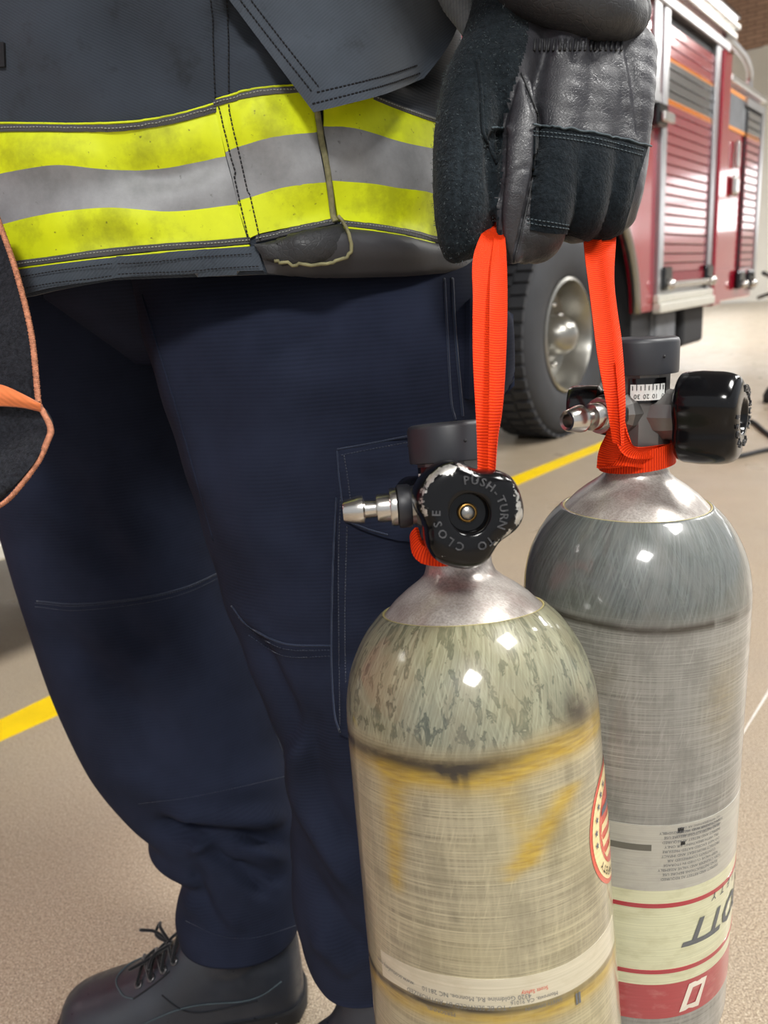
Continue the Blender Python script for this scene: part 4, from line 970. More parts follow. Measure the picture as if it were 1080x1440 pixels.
wchild(mbs.build('stitching', TS, None, True, kind='stuff'), trousers)
seam('shin_seam', [(52, 845), (110, 849), (200, 840), (260, 826), (306, 806)], tf, TS, trousers, .0008, .0003)
seam('front_crease', [(200, 415), (222, 490), (252, 590), (300, 760)], tn, M['trouser'], trousers, .0012, -.0002)
seam('inner_seam', [(352, 930), (380, 1010), (405, 1080)], tf, TS, trousers, .0007, .0004)
seam('side_seam', [(636, 392), (640, 470), (648, 560), (650, 585)], tn, TS, trousers, .0012, .0003)
seam('side_seam', [(625, 392), (629, 470), (634, 560), (640, 590)], tn, TS, trousers, .0008, .0003)
# cargo pocket
PK = strip('cargo_pocket', [(472, 660), (540, 650), (640, 635)], [(478, 1030), (530, 1050), (620, 1075)], tn, M['trouser'], trousers, .0040, .005, 30, 40, .002)
sV = [PK.data.vertices[i].co[:] for i in range(len(PK.data.vertices))]; tpk = bvh(sV, [tuple(p.vertices) for p in PK.data.polygons])
FL = strip('pocket_flap', [(473, 632), (530, 622), (600, 608), (650, 600)], [(486, 728), (512, 742), (560, 756), (640, 758)], tn, M['trouser'], trousers, .0085, .004, 30, 16, .0015)
tfl = bvh([v.co[:] for v in FL.data.vertices], [tuple(p.vertices) for p in FL.data.polygons])
mbs = MB(); seam('', [(480, 640), (530, 630), (600, 617)], tfl, None, None, .0004, .0003, dash=.0024, mb=mbs); seam('', [(484, 640), (490, 680), (496, 726)], tfl, None, None, .0004, .0003, dash=.0024, mb=mbs)
seam('', [(480, 680), (476, 800), (478, 1020)], tpk, None, None, .0004, .0003, dash=.0026, mb=mbs); seam('', [(488, 740), (485, 860), (486, 960)], tpk, None, None, .0004, .0003, dash=.0026, mb=mbs)
wchild(mbs.build('pocket_stitching', TS, None, True, kind='stuff'), trousers)
seam('flap_edge', [(474, 632), (530, 622), (600, 608)], tfl, TS, trousers, .0007, .0002); seam('flap_edge', [(474, 634), (478, 680), (487, 727), (512, 742), (545, 752)], tfl, TS, trousers, .0007, .0002)
seam('pocket_edge', [(473, 700), (468, 800), (466, 920), (470, 1000), (478, 1030)], tpk, TS, trousers, .0008, .0000)
strip('back_pocket', [(655, 425), (685, 430), (712, 445)], [(652, 560), (690, 560), (714, 540)], tn, M['trouser'], trousers, .006, .006, 16, 20, .006)

# ---- coat
CX, CY, CHW, CHD = -.155, .785, .262, .215
def coat_rings():
    rings = []; zs = np.concatenate([np.linspace(.868, 1.12, 90), np.linspace(1.13, 1.46, 20)]); m = 200
    for z in zs:
        t = (z-.868)/.6; k = 1-.10*max(0, t); hw, hd = CHW*k, CHD*k
        if z > 1.38: q = (z-1.38)/.08; hw *= 1-.35*q*q; hd *= 1-.45*q*q
        ring = []
        for j in range(m):
            a = 2*PI*j/m; ca, sa = math.cos(a), math.sin(a); e = 2/2.3
            x = CX+hw*np.sign(ca)*abs(ca)**e; y = CY-hd*np.sign(sa)*abs(sa)**e
            ring.append(np.array([x, y, z]))
        rings.append(ring)
    return rings
cr_ = coat_rings()
# hem dips where the photograph shows it: front edge hangs lower to the left
hemx = [(-200, 430), (35, 418), (80, 408), (165, 394), (250, 391), (370, 386), (440, 389), (560, 389), (700, 380), (900, 380)]
for k in range(40):
    for j in range(len(cr_[0])):
        v = cr_[k][j]
        if k == 0: x_, y_, d_ = px(v); ty = np.interp(x_, [h[0] for h in hemx], [h[1] for h in hemx]); cr_[0][j] = v+np.array([0, 0, (y_-ty)*d_/F*(1 if v[1] < CY+.05 else 0)])
dz0 = [cr_[0][j][2]-.868 for j in range(len(cr_[0]))]
for k in range(1, 40):
    for j in range(len(cr_[0])): cr_[k][j] = cr_[k][j]+np.array([0, 0, dz0[j]*(1-k/40)])
Vc, Fc_ = loft(cr_); Fc_ = outward(Vc, Fc_)
coat_folds = [(((30, 20), (130, 120), (190, 190)), 40, .006), (((150, 0), (230, 100), (300, 150)), 30, -.006), (((0, 225), (80, 215), (160, 235)), 30, .005), (((160, 240), (240, 245), (320, 215)), 22, -.006), (((60, 330), (150, 300), (230, 330)), 26, .005),
 (((300, 0), (300, 100), (345, 345)), 9, -.004), (((330, 150), (400, 200), (440, 300)), 40, .008), (((455, 180), (540, 230), (600, 300)), 50, .008), (((90, 380), (200, 360), (300, 370)), 18, .003), (((310, 0), (370, 60)), 30, -.010), (((400, 360), (480, 345), (600, 350)), 26, .012), (((560, 30), (600, 130)), 24, -.012)]
Vc = fold(Vc, Fc_, coat_folds); Vc = ripple(Vc, Fc_, .002, 30)
coat = wchild(mesh('coat', Vc, Fc_, M['coat'], None, True), person); sol = coat.modifiers.new('thick', 'SOLIDIFY'); sol.thickness = .004; sol.offset = -1
tc = bvh(Vc, Fc_)
Lx = -40
g_top = [[(Lx, 186), (60, 187), (120, 186), (200, 181), (260, 171), (306, 158)], [(306, 152), (340, 142), (380, 135), (424, 131)], [(424, 133), (447, 142)], [(455, 150), (500, 138), (525, 143), (560, 158), (618, 178), (668, 190)]]
bands = []
def band(nm, top, bot, mat, off=.0014, ny=8, puff=0, thick=.0022): return strip(nm, top, bot, tc, mat, coat, off, thick, 40, ny, puff)
# left of the double seam
band('yellow_band', [(Lx, 186), (60, 187), (120, 186), (200, 181), (260, 171), (305, 157)], [(Lx, 256), (0, 245), (50, 235), (90, 232), (160, 239), (230, 236), (318, 220)], M['yellow'])
band('silver_band', [(Lx, 256), (0, 245), (50, 235), (90, 232), (160, 239), (230, 236), (318, 220)], [(Lx, 325), (0, 317), (60, 303), (150, 293), (240, 298), (334, 288)], M['silver'])
band('yellow_band', [(Lx, 325), (0, 317), (60, 303), (150, 293), (240, 298), (334, 288)], [(Lx, 380), (20, 371), (50, 366), (120, 355), (200, 348), (270, 345), (348, 337)], M['yellow'])
# between double seam and piping
band('yellow_band', [(303, 152), (340, 142), (380, 135), (442, 128)], [(318, 214), (335, 207), (380, 194), (444, 188)], M['yellow'], .0022)
band('silver_band', [(318, 214), (335, 207), (380, 194), (444, 188)], [(333, 284), (350, 279), (400, 264), (456, 256)], M['silver'], .0022)
band('yellow_band', [(333, 284), (350, 279), (400, 264), (456, 256)], [(350, 336), (370, 328), (420, 319), (464, 312)], M['yellow'], .0022)
# on the bellows pocket, right of the piping
band('yellow_band', [(452, 130), (500, 132), (530, 144), (560, 158), (618, 176), (670, 186)], [(454, 181), (500, 184), (560, 202), (612, 212), (670, 220)], M['yellow'], .0032)
band('silver_band', [(454, 181), (500, 184), (560, 202), (612, 212), (670, 220)], [(464, 254), (520, 258), (560, 265), (607, 272), (670, 284)], M['silver'], .0032)
band('yellow_band', [(464, 254), (520, 258), (560, 265), (607, 272), (670, 284)], [(474, 312), (540, 321), (607, 333), (670, 345)], M['yellow'], .0032)
# the bands run on round the back of the coat
def wrap_back(nm, l0, l1, r0, r1, mat, off):
    A = [hit(tc, *l0)[0], hit(tc, *l1)[0], hit(tc, *r0)[0], hit(tc, *r1)[0]]; cc = np.array([CX, CY, 0])
    ang = lambda p: math.atan2(p[1]-CY, p[0]-CX)
    aL = (ang(A[0])+ang(A[1]))/2 if ang(A[0])*ang(A[1]) > 0 else -PI; aL = aL+2*PI if aL < 0 else aL
    aR = (ang(A[2])+ang(A[3]))/2; V = []; n = 90; m = 5
    for o_ in (off, off-.002):
        for j in range(m):
            for i in range(n):
                f = i/(n-1); a = aL+(aR-aL)*f; g = j/(m-1); zt_ = A[0][2]*(1-f)+A[2][2]*f; zb_ = A[1][2]*(1-f)+A[3][2]*f; z = zt_*(1-g)+zb_*g
                d_ = Vector((math.cos(a), math.sin(a), 0)); h = tc.ray_cast(Vector((CX, CY, z)), d_); q = h[0] if h[0] else Vector((CX, CY, z))+d_*.25; V.append(q+d_*o_)
    Fc = []; N_ = n*m
    for j in range(m-1):
        for i in range(n-1): a = j*n+i; Fc.append((a, a+1, a+n+1, a+n)); Fc.append((N_+a, N_+a+n, N_+a+n+1, N_+a+1))
    for i in range(n-1): Fc.append((i, N_+i, N_+i+1, i+1)); a = (m-1)*n+i; Fc.append((a, a+1, N_+a+1, N_+a))
    wchild(mesh(nm, V, Fc, mat, None, True, sharp=50), coat)
try:
    LX = next(x for x in range(-40, 60) if all(hit(tc, x, y)[0] is not None for y in (177, 187, 256, 325, 371, 380)))
    RX = next(x for x in range(668, 560, -1) if all(hit(tc, x, y)[0] is not None for y in (178, 186, 220, 284, 337, 345)))
    for nm, (a, b), (c, d), mt in (('yellow_band', (187, 256), (186, 220), M['yellow']), ('silver_band', (256, 325), (220, 284), M['silver']), ('yellow_band', (325, 380), (284, 345), M['yellow'])): wrap_back(nm, (LX, a), (LX, b), (RX, c), (RX, d), mt, .0013)
    wrap_back('binding_tape', (LX, 177), (LX, 187), (RX, 178), (RX, 186), M['trimtape'], .0026); wrap_back('binding_tape', (LX, 371), (LX, 380), (RX, 337), (RX, 345), M['trimtape'], .0026)
except (StopIteration, TypeError): pass
def trim(pts, w1, off=.0026):
    t0 = [(x, y-w1) for x, y in pts]; band('binding_tape', t0, pts, M['trimtape'], off, 4, .0006, .003)
    mb2 = MB(); seam('', [(x, y-w1*.5) for x, y in pts], tc, None, None, .0004, off+.0008, dash=.0024, mb=mb2, n=80); wchild(mb2.build('binding_stitching', M['thread_light'], None, True, kind='stuff'), coat)
trim([(Lx, 186), (60, 187), (120, 187), (200, 182), (260, 172), (306, 159)], 10); trim([(303, 152), (340, 143), (380, 136), (424, 132)], 9, .003); trim([(522, 143), (560, 158), (618, 177), (670, 186)], 7, .0036)
trim([(15, 378), (50, 373), (120, 364), (200, 355), (270, 350), (352, 343)], 9); trim([(360, 341), (400, 333), (440, 325), (470, 318)], 9, .003); trim([(478, 322), (540, 329), (607, 341), (670, 352)], 8, .0036)
def ypipe(pts, off): seam('yellow_edging', pts, tc, M['yellow'], coat, .0009, off)
ypipe([(Lx, 173), (60, 175), (120, 175), (200, 170), (260, 160), (303, 147)], .0014); ypipe([(306, 142), (340, 131), (380, 125), (420, 121)], .002); ypipe([(20, 379), (50, 375), (120, 367), (200, 358), (270, 353), (352, 346)], .0014); ypipe([(480, 324), (540, 331), (607, 343)], .003)
# denim hem below the band
band('hem_band', [(Lx, 390), (20, 381), (80, 372), (165, 362)], [(Lx, 432), (35, 420), (80, 409), (165, 395)], M['hem'], .0022, 8, .001)
band('hem_band', [(165, 361), (250, 355), (310, 350), (362, 347)], [(165, 395), (250, 391), (310, 388), (372, 386)], M['hem'], .0026, 8, .001)
mb2 = MB()
for pts in ([(25, 392), (80, 382), (160, 370)], [(30, 408), (80, 398), (160, 386)], [(168, 370), (250, 365), (355, 358)], [(168, 384), (250, 381), (365, 375)]): seam('', pts, tc, None, None, .0004, .0046, dash=.0026, mb=mb2)
seam('', [(296, 0), (300, 60), (304, 145)], tc, None, None, .0005, .001, dash=.0028, mb=mb2); seam('', [(318, 0), (321, 60), (322, 140)], tc, None, None, .0005, .001, dash=.0028, mb=mb2)
seam('', [(310, 152), (330, 240), (352, 345)], tc, None, None, .0005, .0030, dash=.003, mb=mb2); seam('', [(324, 150), (342, 230), (366, 340)], tc, None, None, .0005, .0034, dash=.003, mb=mb2)
wchild(mb2.build('black_stitching', M['thread_dark'], None, True, kind='stuff'), coat)
# bellows pocket bottom and piping
strip('pocket_bellows', [(362, 344), (420, 334), (475, 326), (540, 331), (610, 343), (675, 352)], [(376, 384), (430, 390), (480, 393), (560, 391), (620, 388), (675, 380)], tc, simple('grey_leather_trim', S(52, 52, 56), .6, bst=.2), coat, .003, .005, 50, 16, .007)
strip('bellows_gusset', [(358, 346), (400, 338), (440, 331), (478, 324)], [(372, 366), (400, 372), (440, 366), (486, 348)], tc, M['leather_dark'], coat, .007, .006, 30, 10, .004)
seam('worn_piping', [(443, 155), (447, 185), (456, 230), (460, 262), (466, 305), (470, 316)], tc, M['piping_dirty'], coat, .0024, .0036, n=50)
seam('worn_piping', [(470, 318), (478, 328), (486, 346), (474, 354), (440, 362), (385, 368)], tc, M['piping_dirty'], coat, .0013, .0105, n=50)
# pocket flap that stands off above the band
def flap_panel():
    top = [(300, -30), (400, -60), (520, -70), (640, -40)]; bot = [(441, 158), (490, 146), (545, 131), (596, 110)]
    nx, ny = 50, 44; T_ = cr(top, nx); B_ = cr(bot, nx); V = []; uvv = []
    for lay_ in (0, 1):
        for j in range(ny):
            f = j/(ny-1)
            for i in range(nx):
                g = i/(nx-1); p = T_[i]*(1-f)+B_[i]*f; p = p + np.array([26*math.sin(PI*f)*g**3, 0])
                lift = .006+.020*f+.004*math.sin(PI*g)+.010*math.sin(PI*min(1, g*1.1))*f
                V.append((p, lift-(.004 if lay_ else 0)))
    Fc = []; N_ = nx*ny
    D0 = np.array([(h[0]-CP) @ FW for h in hits(tc, [v[0] for v in V[:N_]])]).reshape(ny, nx)
    for _ in range(60):
        Dp = np.pad(D0, 1, mode='edge'); D0 = (Dp[1:-1, :-2]+Dp[1:-1, 2:]+Dp[:-2, 1:-1]+Dp[2:, 1:-1]+D0)/5
    D0 = D0.ravel(); V = [P(v[0][0], v[0][1], D0[i % N_]-v[1]) for i, v in enumerate(V)]
    for j in range(ny-1):
        for i in range(nx-1): a = j*nx+i; q = (a, a+nx, a+nx+1, a+1); Fc.append(q); Fc.append(tuple(N_+k for k in q[::-1]))
    edge = [i for i in range(nx)]+[j*nx+nx-1 for j in range(1, ny)]+[(ny-1)*nx+i for i in range(nx-2, -1, -1)]+[j*nx for j in range(ny-2, 0, -1)]
    for a, b in zip(edge, edge[1:]+edge[:1]): Fc.append((a, b, N_+b, N_+a))
    return V, Fc
V, Fc = flap_panel(); fp = wchild(mesh('pocket_flap', V, Fc, M['hem'], None, True, sharp=50), coat); tfp = bvh(V, Fc)
mb2 = MB()
for pts in ([(330, -10), (380, 55), (438, 128)], [(345, -10), (395, 55), (448, 122)], [(440, 146), (490, 134), (545, 119), (590, 103)], [(446, 130), (490, 120), (545, 106), (586, 92)]): seam('', pts, tfp, None, None, .0005, .0004, dash=.0030, mb=mb2)
wchild(mb2.build('flap_stitching', M['thread_dark'], None, True, kind='stuff'), coat)
strip('storm_tab', [(-30, 60), (4, 60), (8, 62)], [(-30, 96), (4, 95), (9, 94)], tc, M['thread_dark'], coat, .002, .003, 8, 8)
# sleeves
def tubeloft(cs, rs, m=40, flat=.85):
    mb = MB(); mb.tube(cr(cs, 40), np.interp(np.linspace(0, 1, 40), np.linspace(0, 1, len(rs)), rs), m, cap=False); return mb
WR_ = P(765, -60, .545)
sl_ = tubeloft([(-.10, .62, 1.44), (-.02, .56, 1.34), (.06, .52, 1.22), tuple(P(775, -95, .55))], [.085, .09, .08, .075]); sl = wchild(sl_.build('sleeve', M['coat'], None, True), coat)
sl_ = tubeloft([(-.24, .98, 1.44), (-.36, .98, 1.3), (-.46, .9, 1.15), (-.52, .78, 1.06)], [.085, .09, .08, .07]); wchild(sl_.build('sleeve', M['coat'], None, True), coat)

# ---- body: one continuous skin, nearly all under the clothes
def body():
    J = {}; hipn = np.array(nearC[0]); hipf = np.array(farC[0])
    pts = [((CX, CY, .97), .08), ((CX, CY, 1.15), .12), ((CX, CY, 1.34), .12), ((CX, CY, 1.50), .055), ((CX, CY-.01, 1.58), .075), ((CX-.01, CY-.01, 1.68), .085), ((CX-.005, CY, 1.75), .06)]
    E_ = [(0, 1), (1, 2), (2, 3), (3, 4), (4, 5), (5, 6)]
    def chain(start, lst):
        k = start
        for p_, r_ in lst: pts.append((tuple(p_), r_)); E_.append((k, len(pts)-1)); k = len(pts)-1
    chain(0, [(nearC[10]+np.array([-.01, .02, .0]), .06), (nearC[50], .06), (nearC[80], .05), (nearC[110], .04), (nearC[136], .034)])
    chain(0, [(farC[14]+np.array([.03, 0, 0]), .05), (farC[50], .06), (farC[80], .05), (farC[110], .04), (farC[136], .034)])
    chain(2, [((-.10, .66, 1.40), .06), ((.03, .55, 1.27), .048), (tuple(P(772, -70, .58)), .03), (tuple(P(765, 60, .575)), .018), (tuple(P(775, 150, .56)), .018)])
    chain(2, [((-.24, .93, 1.40), .06), ((-.40, .95, 1.24), .048), ((-.52, .78, 1.06), .034), ((-.54, .72, .98), .03)])
    me = bpy.data.meshes.new('body'); me.from_pydata([p_ for p_, _ in pts], E_, []); o = bpy.data.objects.new('body', me); COL.objects.link(o)
    md = o.modifiers.new('skin', 'SKIN'); me.skin_vertices.new() if not me.skin_vertices else None
    for i, (_, r_) in enumerate(pts): me.skin_vertices[0].data[i].radius = (r_, r_)
    me.skin_vertices[0].data[0].use_root = True
    o.modifiers.new('sub', 'SUBSURF').levels = 2
    dg = bpy.context.evaluated_depsgraph_get(); dg.update(); m2 = bpy.data.meshes.new_from_object(o.evaluated_get(dg)); bpy.data.objects.remove(o)
    m2.materials.clear(); m2.materials.append(simple('skin', S(190, 140, 115), .5)); m2.polygons.foreach_set('use_smooth', [True]*len(m2.polygons))
    b = bpy.data.objects.new('body', m2); COL.objects.link(b); wchild(b, person)
body()

# ---- boots (local frame: x forward to the toe, z up)
def remesh(mbv, voxel, smooth=6, fac=.5):
    me = bpy.data.meshes.new('tmp'); me.from_pydata([tuple(map(float, v)) for v in mbv.V], [], mbv.F); o = bpy.data.objects.new('tmp', me); COL.objects.link(o)
    r_ = o.modifiers.new('r', 'REMESH'); r_.mode = 'VOXEL'; r_.voxel_size = voxel; r_.use_smooth_shade = True
    s_ = o.modifiers.new('s', 'SMOOTH'); s_.iterations = smooth; s_.factor = fac
    dg = bpy.context.evaluated_depsgraph_get(); dg.update(); m2 = bpy.data.meshes.new_from_object(o.evaluated_get(dg)); bpy.data.objects.remove(o)
    m2.polygons.foreach_set('use_smooth', [True]*len(m2.polygons)); return m2
def chain_balls(mb, pts, n=10, sub=12, squash=None):
    """pts: (x,y,z,r) swept as overlapping spheres"""
    c = cr(pts, sub)
    for q in c: mb.ball(q[:3], max(q[3], .002), n+4, n)
def boot_sections():
    # x, half width, top height, centre offset y
    return [(.205, .006, .030, .0), (.198, .030, .046, .0), (.180, .042, .058, .0), (.150, .049, .066, 0), (.110, .050, .078, 0), (.075, .047, .096, 0), (.045, .045, .120, 0), (.010, .042, .135, 0), (-.030, .040, .135, 0), (-.060, .038, .130, 0), (-.082, .030, .120, 0), (-.092, .010, .11, 0)]
def boot(fr, up_, pos, name='boot', lace_dir=1):
    """fr: forward unit (world xy), pos: floor point under the ankle"""
    f_ = nrm(fr); l_ = np.array([-f_[1], f_[0], 0.]); u_ = np.array([0, 0, 1.]); pos = np.asarray(pos)
    Wd = lambda q: pos+f_*q[0]+l_*q[1]+u_*q[2]
    rings = []
    for (x, hw, h_, o_) in cr(boot_sections(), 40):
        ring = []
        for j in range(36):
            a = 2*PI*j/36; ca, sa = math.cos(a), math.sin(a); zc_ = .018
            z = zc_+(h_-zc_)*(abs(sa)**.8) if sa > 0 else zc_-.006*abs(sa); y = hw*np.sign(ca)*abs(ca)**.8*(1-.25*max(0, sa)**3)
            ring.append(Wd((x, y, z)))
        rings.append(ring)
    V, Fc = loft(rings, True, True); mb = MB(); mb.add(V, Fc)
    sh = []
    for k in range(24):
        z = .09+.12*k/23; ring = []; lean = -.008-.05*(k/23)
        for j in range(36): a = 2*PI*j/36; ring.append(Wd((lean+.050*math.cos(a)*(1-.10*k/23), .038*math.sin(a), z)))
        sh.append(ring)
    V, Fc = loft(sh, True, True); mb.add(V, Fc)
    m2 = remesh(mb, .0035, 8); m2.materials.append(M['boot']); b = bpy.data.objects.new(name, m2); COL.objects.link(b); wchild(b, person)
    tb_ = bvh([v.co[:] for v in m2.vertices], [tuple(p.vertices) for p in m2.polygons])
    # sole
    so = MB(); outl = []
    secs = cr([(x, hw) for x, hw, _, _ in boot_sections()], 30)
    outl = [(x+(.004 if x > 0 else -.003), hw+.004) for x, hw in secs]+[(x+(.004 if x > 0 else -.003), -hw-.004) for x, hw in reversed(secs)]
    R_ = [[Wd((x*k, y*k, z+(.008 if -.035 < x < .02 and z < .012 else 0))) for x, y in outl] for z, k in ((.006, .985), (.010, 1.0), (.022, 1.0), (.026, .985))]
    V, Fc = loft(R_, True, True); so.add(V, Fc)
    so_ = wchild(so.build('sole', M['rubber'], None, True, sharp=40), b)
    lg_ = MB()
    for x in np.arange(-.085, .19, .022):
        if -.035 < x < .02: continue
        hw = np.interp(-x, [-s[0] for s in secs], [s[1] for s in secs])
        for sgn in (-1, 1):
            y0, y1 = sorted((sgn*(hw+.003), sgn*(hw*.35))); V = [Wd((xx, yy, zz)) for xx in (x, x+.013) for yy in (y0, y1) for zz in (0.0005, .010)]
            lg_.add(V, [(0, 1, 3, 2), (4, 6, 7, 5), (0, 4, 5, 1), (2, 3, 7, 6), (0, 2, 6, 4), (1, 5, 7, 3)])
    wchild(lg_.build('sole_lug', M['rubber'], None, False, kind='stuff'), b)
    def onb(x, y):            # drop onto the boot from above-front
        q = Wd((x, y, .135 if x > .05 else .30)); h = tb_.ray_cast(Vector(q), Vector((0, 0, -1)));
        return (np.array(h[0]), np.array(h[1])) if h[0] else (Wd((x, y, .1)), u_)
    # vamp seam, quarter panel, tongue
    def surfline(nm, pts, r_, mat, off=.0006):
        c = cr(pts, 40); q = []
        for x, y, z in c:
            o_ = Wd((x, 0 if abs(y) > .001 else 0, z)); tgt = Wd((x, y*3, z)); h = tb_.ray_cast(Vector(Wd((x, np.sign(y)*.12, z))), Vector(l_*-np.sign(y))) if abs(y) > .001 else (None, None)
            if h[0] is None: q.append(onb(x, y)[0]+u_*off)
            else: q.append(np.array(h[0])+l_*np.sign(y)*off)
        mb_ = MB(); mb_.tube(q, r_, 6); wchild(mb_.build(nm, mat, None, True), b)
    def topline(nm, pts, r_, mat, off=.0006):
        mb_ = MB(); mb_.tube([onb(x, y)[0]+onb(x, y)[1]*off for x, y in cr(pts, 40)], r_, 6); wchild(mb_.build(nm, mat, None, True), b)
    topline('vamp_seam', [(.105, .030), (.120, .022), (.132, .0), (.120, -.022), (.105, -.030)], .0011, M['thread_mid'])
    for sgn in (-1, 1):
        topline('facing_seam', [(.105, sgn*.030), (.08, sgn*.026), (.06, sgn*.024)], .0010, M['thread_dark'])
        surfline('quarter_seam', [(.10, sgn*.05, .045), (.04, sgn*.05, .060), (-.03, sgn*.05, .055), (-.07, sgn*.05, .07)], .0010, M['thread_mid'])
        surfline('side_panel_seam', [(.07, sgn*.05, .075), (.03, sgn*.05, .050), (-.04, sgn*.05, .052)], .0009, M['thread_dark'])
    # laces and eyelets
    xs = [.100, .084, .068, .054]
    for k, x in enumerate(xs):
        for sgn in (-1, 1):
            p_, n_ = onb(x, sgn*.019); mb_ = MB(); a_ = nrm(np.cross(n_, f_)); c_ = np.cross(n_, a_)
            ringp = [p_+n_*.0012+(a_*math.cos(t)+c_*math.sin(t))*.0042 for t in np.linspace(0, 2*PI, 17)[:-1]]; mb_.tube(ringp, .0012, 6, closed=True); wchild(mb_.build('eyelet', M['eyelet'], None, True), b)
    ln = MB()
    for k in range(len(xs)):
        for sgn in (-1, 1):
            a_, na_ = onb(xs[k], sgn*.019); m_, nm_ = onb(xs[k]-.008, 0); x2 = xs[min(k+1, len(xs)-1)]; e_, ne_ = onb(x2, -sgn*.019)
            ln.tube(cr([a_-na_*.001, a_+na_*.004, m_+nm_*(.0055+.002*(sgn > 0)), e_+ne_*.004, e_-ne_*.001], 14), .0020, 6)
    for sgn in (-1, 1):
        a_, na_ = onb(.058, 0); ln.tube(cr([a_+na_*.004, a_+na_*.012+l_*sgn*.020+f_*.01, a_+na_*.006+l_*sgn*.034+f_*.018, a_+na_*.003+l_*sgn*.018+f_*.022, a_+na_*.004], 24), .0020, 6)
        ln.tube(cr([a_+na_*.004, a_+l_*sgn*.02+f_*.02+na_*.006, a_+l_*sgn*.03+f_*.045+na_*.002], 14), .0020, 6)
    wchild(ln.build('lace', M['lace'], None, True), b)
    return b
toe = PZ(84, 1452, 0); heel = PZ(428, 1408, 0)
fd = nrm((toe-heel)*np.array([1, 1, 0])); ank = heel+fd*.09; ank[2] = 0
boot(fd, -.2, ank)
an2 = PY(500, 1420, .63); an2 = np.array([an2[0], an2[1]+.0, 0]); boot(nrm(fd+np.array([0, -.25, 0])), -.2, an2)

